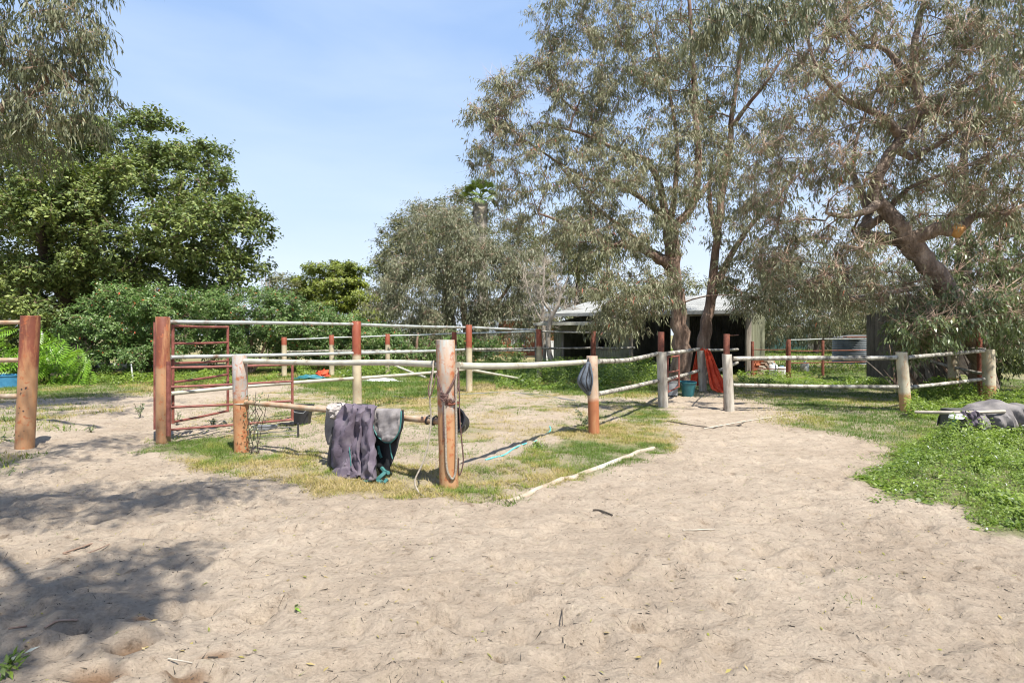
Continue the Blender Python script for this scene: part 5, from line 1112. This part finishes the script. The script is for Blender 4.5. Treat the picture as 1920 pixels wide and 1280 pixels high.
# rubbish at the back of the pen
def crumple(name, label, cat, p, sx, sy, sz, m, seed):
    rng = np.random.RandomState(seed); q = MB(); rg = []
    for j in range(7):
        z = math.sin(j/6*1.57); rr_ = math.cos(j/6*1.5)
        rg.append([Vector(p)+Vector((sx*rr_*math.cos(6.283*k/14)*(1+.3*rng.normal()*.6), sy*rr_*math.sin(6.283*k/14)*(1+.2*rng.normal()), sz*z*(1+.25*rng.normal()))) for k in range(14)])
    q.quadstrip(rg, True, (False, True)); return tag(q.build(name, m), label, cat)
crumple('crumpled_sheet', 'crumpled teal sheet on the grass at the back of the pen', 'sheet', gp(582, 19.3)+Vector((0, 0, .02)), .5, .3, .11, M['teal'], 1)
crumple('red_cloth', 'small heap of red cloth behind the crumpled teal sheet', 'cloth', gp(606, 20)+Vector((0, 0, .05)), .22, .15, .20, M['orange'], 2)
crumple('white_sack', 'flat white sack lying on the grass behind the middle rail post', 'sack', gp(716, 18.5), .55, .3, .09, M['whitewall'], 3)
# firewood, bricks, containers beside the shed
pbk = gp(1423, 21.5); bs = empty('brick_stack', pbk, 'small stack of red bricks beside the shed wall behind the yard panel', 'brick stack')
bm0 = None
for j in range(7):
    for i in range(6):
        o = MB(); c0 = pbk+Vector((-.42+.17*i+(.06 if j % 2 else 0), .03*(j % 2), .05+.085*j))
        if bm0 is None:
            o.box(c0, .16, .22, .076); ob = o.build('brick', M['brickm'], bs, False, bevel=.006); bm0 = (ob, c0)
        else:
            ob = bm0[0].copy(); COL.objects.link(ob); ob.parent = bs; ob.location = bm0[0].location+(c0-bm0[1])+Vector((random.uniform(-.01, .01), random.uniform(-.02, .02), 0)); ob.rotation_euler.z = random.uniform(-.06, .06)
rr = random.Random(6); lp = gp(1440, 21.2); lg = None
for j in range(5):
    for i in range(6-j):
        c0 = lp+Vector((-.33+.14*i+.07*j, 0, .07+.115*j)); r_ = .062
        q = MB(); q.tube([c0+Vector((0, -.2+rr.uniform(-.05, .05), 0)), c0+Vector((rr.uniform(-.03, .03), .2, 0))], r_, 10, jit=.2)
        tag(q.build('log', M['paletimber'] if (i+j) % 3 else M['bark_pink']), '%s log, %s in the %s row of the firewood pile by the shed' % ('pale' if (i+j) % 3 else 'reddish', ('leftmost', 'second from left', 'third from left', 'fourth from left', 'fifth from left', 'sixth from left')[i], ('bottom', 'second', 'third', 'fourth', 'top')[j]), 'log', 'firewood pile beside the brick stack')
for (px, py, d, w_, h_, mm, nm, lb) in ((1450, 690, 20.8, .30, .42, 'whitewall', 'white_drum', 'pale blue white drum right of the firewood pile'), (1466, 690, 21.4, .42, .30, 'whitewall', 'white_crate', 'low white crate between the drum and the red yard post'), (1509, 690, 23.5, .32, .36, 'rail_g', 'grey_drum', 'grey blue drum alone on the lawn under the low panel rail')):
    c0 = gp(px, d); e = empty(nm, c0, lb, nm.split('_')[1]); q = MB(); q.lathe(c0, [(.01, .0), (w_*.45, 0), (w_*.5, .03), (w_*.5, h_*.5), (w_*.52, h_*.52), (w_*.5, h_*.55), (w_*.5, h_-.03), (w_*.42, h_), (w_*.15, h_), (w_*.15, h_+.03), (.01, h_+.03)], 18 if 'drum' in nm else 4); q.build('body', M[mm], e, 'drum' in nm)
    q = MB(); q.lathe(c0, [(.01, h_+.05), (w_*.16, h_+.05), (w_*.16, h_+.032), (.01, h_+.031)], 12); q.build('lid', M['blue'], e)
# covered barrow in the weeds on the right
cb = gp(1870, 8.6); cov = empty('covered_trailer', cb, 'grey cloth covered handcart sunk in weeds at the right edge', 'handcart')
rows = []; nu, nv = 60, 30; rng = np.random.RandomState(4); cx0 = X_(1798, 8.6); cx1 = X_(1990, 8.6)
for j in range(nv+1):
    v = j/nv; a = -1.52+3.04*v; row = []
    for i in range(nu+1):
        u = i/nu; h_ = float(np.interp(u, [0, .05, .12, .22, .35, .5, .75, 1], [.30, .34, .35, .42, .47, .46, .44, .36])); sa, ca = math.sin(a), max(math.cos(a), 0)
        pl_ = math.sin(30*u+2.2*math.sin(7*u)+1.2*ca)+.5*math.sin(71*u+3*ca); drop = abs(sa)**2
        y = 8.72+.34*math.copysign(abs(sa)**.8, sa)+.075*pl_*drop*(1 if sa < 0 else .4)+(-.05 if sa < 0 else 0)*drop
        z = h_*ca**.42+.022*math.sin(13*u+5*v)+.014*math.sin(29*u-9*v)+.012*pl_*(1-drop)
        row.append((cx0+(cx1-cx0)*u+.03*math.sin(9*v+4*u)*drop, y, max(z, .03)))
    rows.append(row)
q = MB(); q.quadstrip(rows, close=False); o = q.build('cover', M['tarp'], cov); md = o.modifiers.new('t', 'SOLIDIFY'); md.thickness = .01
for pl_ in o.data.polygons: pl_.use_smooth = True
MB().box(Vector(((cx0+cx1)/2, 8.75, .22)), 1.5, .5, .26).build('tray', M['sheetd'], cov, False)
MB().tube([P(1793, 8.3, .33), P(1782, 8.2, .0)], .03, 8).build('leg', M['teal'], cov)
MB().tube([P(1793, 8.7, .33), P(1786, 8.8, .0)], .03, 8).build('leg', M['teal'], cov)
tag(MB().tube([P(1716, 8.9, .30), P(1760, 8.65, .325), P(1810, 8.45, .345), P(1885, 8.35, .38)], [.022, .026, .026, .024], 8, jit=.1).build('bleached_pole', M['paletimber']), 'bleached bare pole lying over the end of the grey covered handcart', 'pole')
q = MB(); q.quadstrip([[P(1780, 8.35, .335), P(1810, 8.3, .35)], [P(1778, 8.2, .31), P(1812, 8.15, .33)], [P(1786, 8.15, .30), P(1806, 8.1, .30)]], close=False); o = q.build('plastic_flap', M['whitewall'], cov); o.modifiers.new('t', 'SOLIDIFY').thickness = .006
# black flap cloth at the left end
hangsheet('dark_flap', M['rug'], cov, [(.40, X_(1800, 8.2), X_(1836, 8.2)), (.3, X_(1806, 8.2), X_(1842, 8.2)), (.2, X_(1815, 8.2), X_(1840, 8.2))], 8.2, 2, .03, 0, nv=12, nu=16, thick=.01)

# ------------------------------------------------------------------ grass, weeds, litter
rng = np.random.RandomState(21)
def scatter(x0, x1, y0, y1, dens, wfn, s=0):
    n = int((x1-x0)*(y1-y0)*dens); x = x0+(x1-x0)*rng.rand(n); y = y0+(y1-y0)*rng.rand(n)
    ok = np.abs(x) < y*1.05+.8; x, y = x[ok], y[ok]
    mk = masks(x, y); k = rng.rand(len(x)) < wfn(mk, x, y); return x[k], y[k]
def blades(name, label, x, y, h, wd, rv, lean=.5, curl=True):
    n = len(x); z = zat(x, y)-.004; az = rng.rand(n)*6.283; d = np.stack([np.cos(az), np.sin(az), 0*az], 1); s_ = np.stack([-np.sin(az), np.cos(az), 0*az], 1)
    b = np.stack([x, y, z], 1); H = h*(.45+.9*rng.rand(n)); W = wd*(.6+.8*rng.rand(n)); ln = (lean*rng.rand(n))*H
    V = np.empty((n, 3, 3)); V[:, 0] = b-s_*W[:, None]*.5; V[:, 1] = b+s_*W[:, None]*.5; V[:, 2] = b+d*ln[:, None]*2.4; V[:, 2, 2] += H*(1-.25*rng.rand(n))
    o = mesh_np(name, V.reshape(-1, 3), [np.arange(n*3).reshape(-1, 3)], LM['grass'], rnd=np.repeat(rv, 3)); tag(o, label, 'grass', kind='stuff'); return n
def dryness(x, y, mk, base=0):
    dn = ss(.40, .64, .6*fbm(x, y, .8, 3, 0)+.4*fbm(x, y, 3.7, 3, 4)); return np.clip(base+dn*.75+.45*mk['gold']+.40*rng.rand(len(x))-.08-.25*mk['right'], 0, 1)
tot = 0
cl = lambda x, y, s, a, b: ss(a, b, fbm(x, y, s, 3, 2))
x, y = scatter(-6.5, 4.5, 4.6, 12.5, 6500, lambda m, x, y: np.clip(m['strip']*1.1+m['gate']*.7, 0, 1)*(.10+.90*cl(x, y, 3.2, .36, .58)))
mk = masks(x, y); tot += blades('short_grass', 'short dry and green turf along the foot of the front fence', x, y, .045, .0062, dryness(x, y, mk, .0), .9)
x, y = scatter(-9, 6, 6, 18, 3400, lambda m, x, y: np.clip(m['pen']*(.25+.75*m['patch'])*.8+m['gold']*.7, 0, 1)*cl(x, y, 5, .38, .60))
mk = masks(x, y); tot += blades('sparse_grass', 'sparse tufts scattered over the sand inside the pen', x, y, .040, .0075, dryness(x, y, mk, .05), .9)
x, y = scatter(-14, 8, 12, 30, 800, lambda m, x, y: np.clip(m['back'], 0, 1)*(.35+.65*cl(x, y, 1.6, .35, .6)))
mk = masks(x, y); tot += blades('rough_grass', 'rough green grass at the back of the pen', x, y, .085, .014, dryness(x, y, mk, -.08), .6)
x, y = scatter(2, 17, 6.5, 26, 1500, lambda m, x, y: np.clip(m['right'], 0, 1)*(.3+.7*cl(x, y, 2.2, .36, .6))*np.where(y > 14, .55, 1))
mk = masks(x, y); tot += blades('lawn_grass', 'green lawn around the right hand fence', x, y, .058, .010, dryness(x, y, mk, .0), .8)
x, y = scatter(-16, -1, 6, 26, 900, lambda m, x, y: np.clip(m['left']+m['left2']*m['patch'], 0, 1)*(.25+.75*cl(x, y, 1.8, .36, .6)))
mk = masks(x, y); tot += blades('bank_grass', 'grass and low weeds under the hedge and round the left post', x, y, .07, .012, dryness(x, y, mk, .02), .8)
x, y = scatter(8, 40, 22, 60, 45, lambda m, x, y: np.ones_like(x)*.8)
mk = masks(x, y); tot += blades('far_lawn', 'bright lawn beyond the shed', x, y, .12, .06, np.clip(.1+.2*rng.rand(len(x)), 0, 1), .6)
# sparse green specks on the sand
x, y = scatter(-7, 9, 2.0, 12, 700, lambda m, x, y: (1-m['g'])*cl(x, y, 1.7, .55, .75)*cl(x, y, 9, .5, .7)*.8)
tot += blades('sand_tufts', 'tiny scattered grass tufts on the trampled sand', x, y, .022, .006, rng.rand(len(x)), 1.2)
def herb(name, label, x, y, zt, ll, lw, lm, hi=.92, cat='weeds', flowers=0):
    n = len(x); z0 = zat(x, y); z = z0+zt*rng.rand(n)**.55; P_ = np.stack([x, y, z], 1)
    nn = unit(np.stack([rng.normal(size=n)*.5, rng.normal(size=n)*.5-.2, np.ones(n)], 1)); A = unit(np.cross(nn, rng.normal(size=(n, 3)))); Wd = unit(np.cross(nn, A))
    V, Fq = kites(P_, A, Wd, ll*(.4+.6*rng.rand(n)+.9*ss(.5, .7, fbm(x, y, 2.7, 3, 7))), lw*(.5+.5*rng.rand(n)+.7*ss(.5, .7, fbm(x, y, 2.7, 3, 7))), .2)
    cv = fbm(x, y, 1.4, 3, 5); rv = np.clip((cv-.3)*1.1*.5+.5*rng.rand(n), 0, hi)
    if flowers: rv[rng.rand(n) < flowers] = 1
    o = mesh_np(name, V, [Fq], LM[lm], rnd=np.repeat(rv, 4)); return tag(o, label, cat, kind='stuff')
def wh(x, y):   # height of the weed patch
    d = polyd(x, y, P_weed)+.7*(fbm(x, y, 1.1, 3, 0)-.5); nn = fbm(x, y, 1.6, 3, 4); n5 = fbm(x, y, 4.2, 3, 6)
    bush = np.maximum(np.exp(-(((x-X_(1822, 7.4))/.42)**2+((y-7.5)/.42)**2)), .55*np.exp(-(((x-X_(1925, 7.4))/.6)**2+((y-7.4)/.4)**2))); return ss(-.12, .9, d)*(1-.7*ss(7.0, 7.9, y))*(.04+.22*np.clip(nn-.2, 0, 1)+.55*np.clip(n5-.42, 0, 1))+bush*.36*(.5+n5)*ss(-.1, .1, d+.4)
x, y = scatter(3.2, 10.5, 4.4, 9.2, 8000, lambda m, x, y: np.clip(m['weed']*.9*(.18+.82*cl(x, y, 3.6, .40, .58)), 0, 1))
herb('ground_weeds', 'thick bright green chickweed with pale flowers at the lower right', x, y, wh(x, y)+.02, .036, .016, 'weed', .92, 'weeds', .012)
q = rng.rand(len(x)) < .12
blades('weed_grass', 'grass blades poking through the bright weeds at lower right', x[q], y[q], .10, .008, .1+.25*rng.rand(q.sum()), .8)
# leafy weeds at the back, by the shed and along the fence corner
def patch(px0, px1, d0, d1, n): px = px0+(px1-px0)*rng.rand(n); d = d0+(d1-d0)*rng.rand(n); return (px-960)/F*d, d
for (nm, lb, a, n, h, l_) in (('leafy_weeds', 'knee high bright leafy weeds in front of the shed wall', (930, 1245, 15.5, 22.5), 34000, .62, .085), ('leafy_weeds', 'rank green weeds around the right end of the fence', (1700, 2000, 10.2, 14.5), 30000, .5, .06), ('leafy_weeds', 'low weeds under the shed corner and yard panel', (1385, 1700, 16, 20), 14000, .22, .07), ('leafy_weeds', 'pale green weeds along the foot of the hedge', (-80, 520, 17, 20), 26000, .32, .07), ('leafy_weeds', 'green weeds along the back rails under the silver gum', (560, 960, 20, 24), 18000, .4, .09)):
    x, y = patch(*a, n); hh = h*ss(.36, .66, fbm(x, y, .9, 3, 1))+.05; k = rng.rand(n) < .35+.65*ss(.35, .6, fbm(x, y, 1.6, 3, 3))
    herb(nm, lb, x[k], y[k], hh[k], l_, l_*.5, 'weed', .8)
# young weeds standing alone
def weed(px, py, h, n, label, d=None, lm='broad', spread=.1):
    p = G(px, py); e = empty('young_weed', p, label, 'weed'); q = MB(); z0 = gz(p); pts = []
    for i in range(5):
        a = rng.rand()*6.28; t = p+Vector((math.cos(a)*spread*rng.rand(), math.sin(a)*spread*rng.rand(), z0+h*(.6+.4*rng.rand()))); q.tube([p+Vector((0, 0, z0-.02)), (p+t)/2+Vector((0, 0, z0*.5)), t], .003, 4); 
        for k in range(n//5): f = .3+.7*rng.rand(); pts.append(np.array(p+Vector((0, 0, z0)))*(1-f)+np.array(t)*f+rng.normal(0, .012, 3))
    q.build('stems', M['bark_dark'], e); loose_leaves('leaves', np.array(pts), np.tile([0, -.4, .7], (len(pts), 1)), lm, rng, .05, .018, e)
weed(262, 782, .30, 90, 'small upright weed alone on the sand left of the rusty gate post')
weed(1092, 800, .30, 160, 'twiggy dark weed at the foot of the cream post by the bag', spread=.25)
weed(330, 800, .22, 60, 'small green weed under the red gate bars', spread=.12)
weed(400, 800, .16, 50, 'low green weed beneath the middle of the red gate', spread=.1)
weed(1010, 838, .10, 60, 'low green weed beside the teal rope', lm='weed', spread=.12)
weed(170, 812, .12, 40, 'tiny reddish weed in the dappled sand at left', spread=.06)
weed(8, 1262, .05, 60, 'green sprig at the bottom left corner', lm='weed', spread=.1)
# loose twigs, bark and leaf litter on the sand
n = 13000; yy = 1.9+11*rng.rand(n)**1.2; xx = (rng.rand(n)*2-1)*yy*.98; k = (rng.rand(n) < .35+.65*ss(.4, .6, fbm(xx, yy, 1.2, 3, 2))); xx, yy = xx[k], yy[k]; n = len(xx)
az = rng.rand(n)*6.28; ln = .006+.06*rng.rand(n)**4; dx, dy = np.cos(az)*ln, np.sin(az)*ln
a_ = np.stack([xx, yy, zat(xx, yy)+.003], 1); b_ = np.stack([xx+dx, yy+dy, zat(xx+dx, yy+dy)+.006], 1)
v, f = cones(a_, b_, .0012+.0030*rng.rand(n)**2); o = mesh_np('twig_litter', v, [f], M['bark_dark']); tag(o, 'fine dark twig and bark litter over the sand', 'litter', kind='stuff')
n = 900; yy = 1.9+9*rng.rand(n)**1.1; xx = (rng.rand(n)*2-1)*yy*.98
pp = np.stack([xx, yy, zat(xx, yy)+.006], 1); o = loose_leaves('leaf_litter', pp, np.tile([0, 0, 2.], (n, 1)), 'grass', rng, .035, .011); o.data.attributes['rnd'].data.foreach_set('value', np.repeat(.55+.45*rng.rand(n), 4).astype(np.float32)); tag(o, 'dry fallen gum leaves scattered on the sand', 'litter', kind='stuff')
def stick(pts, r, label, m='bark', name='stick', cat='stick'):
    P_ = onground(pts, .008); tag(MB().tube(smoothpath(P_, 4), r, 6, jit=.2).build(name, M[m]), label, cat)
stick([(118, 1046), (150, 1033), (190, 1011)], .006, 'forked reddish stick on the sand in the left shade, upper prong', 'bark_pink')
stick([(120, 1047), (165, 1032), (205, 1021)], .004, 'thin lower prong of dry stick lying beside the reddish one', 'bark_pink')
stick([(84, 1183), (110, 1172), (145, 1165)], .006, 'dark curved stick in the shade at lower left', 'bark_pink')
stick([(16, 1182), (50, 1177)], .005, 'short dark stick near the left edge below the shade')
stick([(1112, 953), (1125, 956), (1148, 968)], .008, 'dark forked stick on bare sand right of the fallen pipe end', 'bark_dark')
stick([(1320, 803), (1400, 790), (1490, 774), (1520, 768)], .012, 'long pale stick across the earthy gap near the fence post', 'paletimber')
stick([(1250, 790), (1330, 800), (1390, 795)], .010, 'dark twig on the earthy gap below the orange cloth', 'bark_dark')
stick([(1280, 994), (1310, 992), (1340, 994)], .005, 'short bleached stick on open sand at centre right', 'paletimber')
stick([(1053, 1120), (1056, 1212), (1060, 1222)], .003, 'thin upright looking dark twig left of the sand in front', 'bark_dark')
stick([(390, 1243), (408, 1233)], .004, 'small dark stick beside the damp brown hollow', 'bark_dark')
stick([(315, 1235), (360, 1250)], .003, 'straw coloured stalk near the damp hollows', 'paletimber')
p = G(553, 1148); e = empty('green_leaf', p+Vector((0, 0, gz(p))), 'fresh light green leaf sprig lying alone on the foreground sand', 'leaf')
loose_leaves('leaflets', np.array([p+Vector((0, 0, gz(p)+.01+.005*i)) for i in range(4)]), np.array([[0, -.5, 1.]]*4), 'philo', rng, .06, .018, e)
print('TRIS', sum(len(o.data.loops)-2*len(o.data.polygons) for o in scene.objects if o.type == 'MESH'))
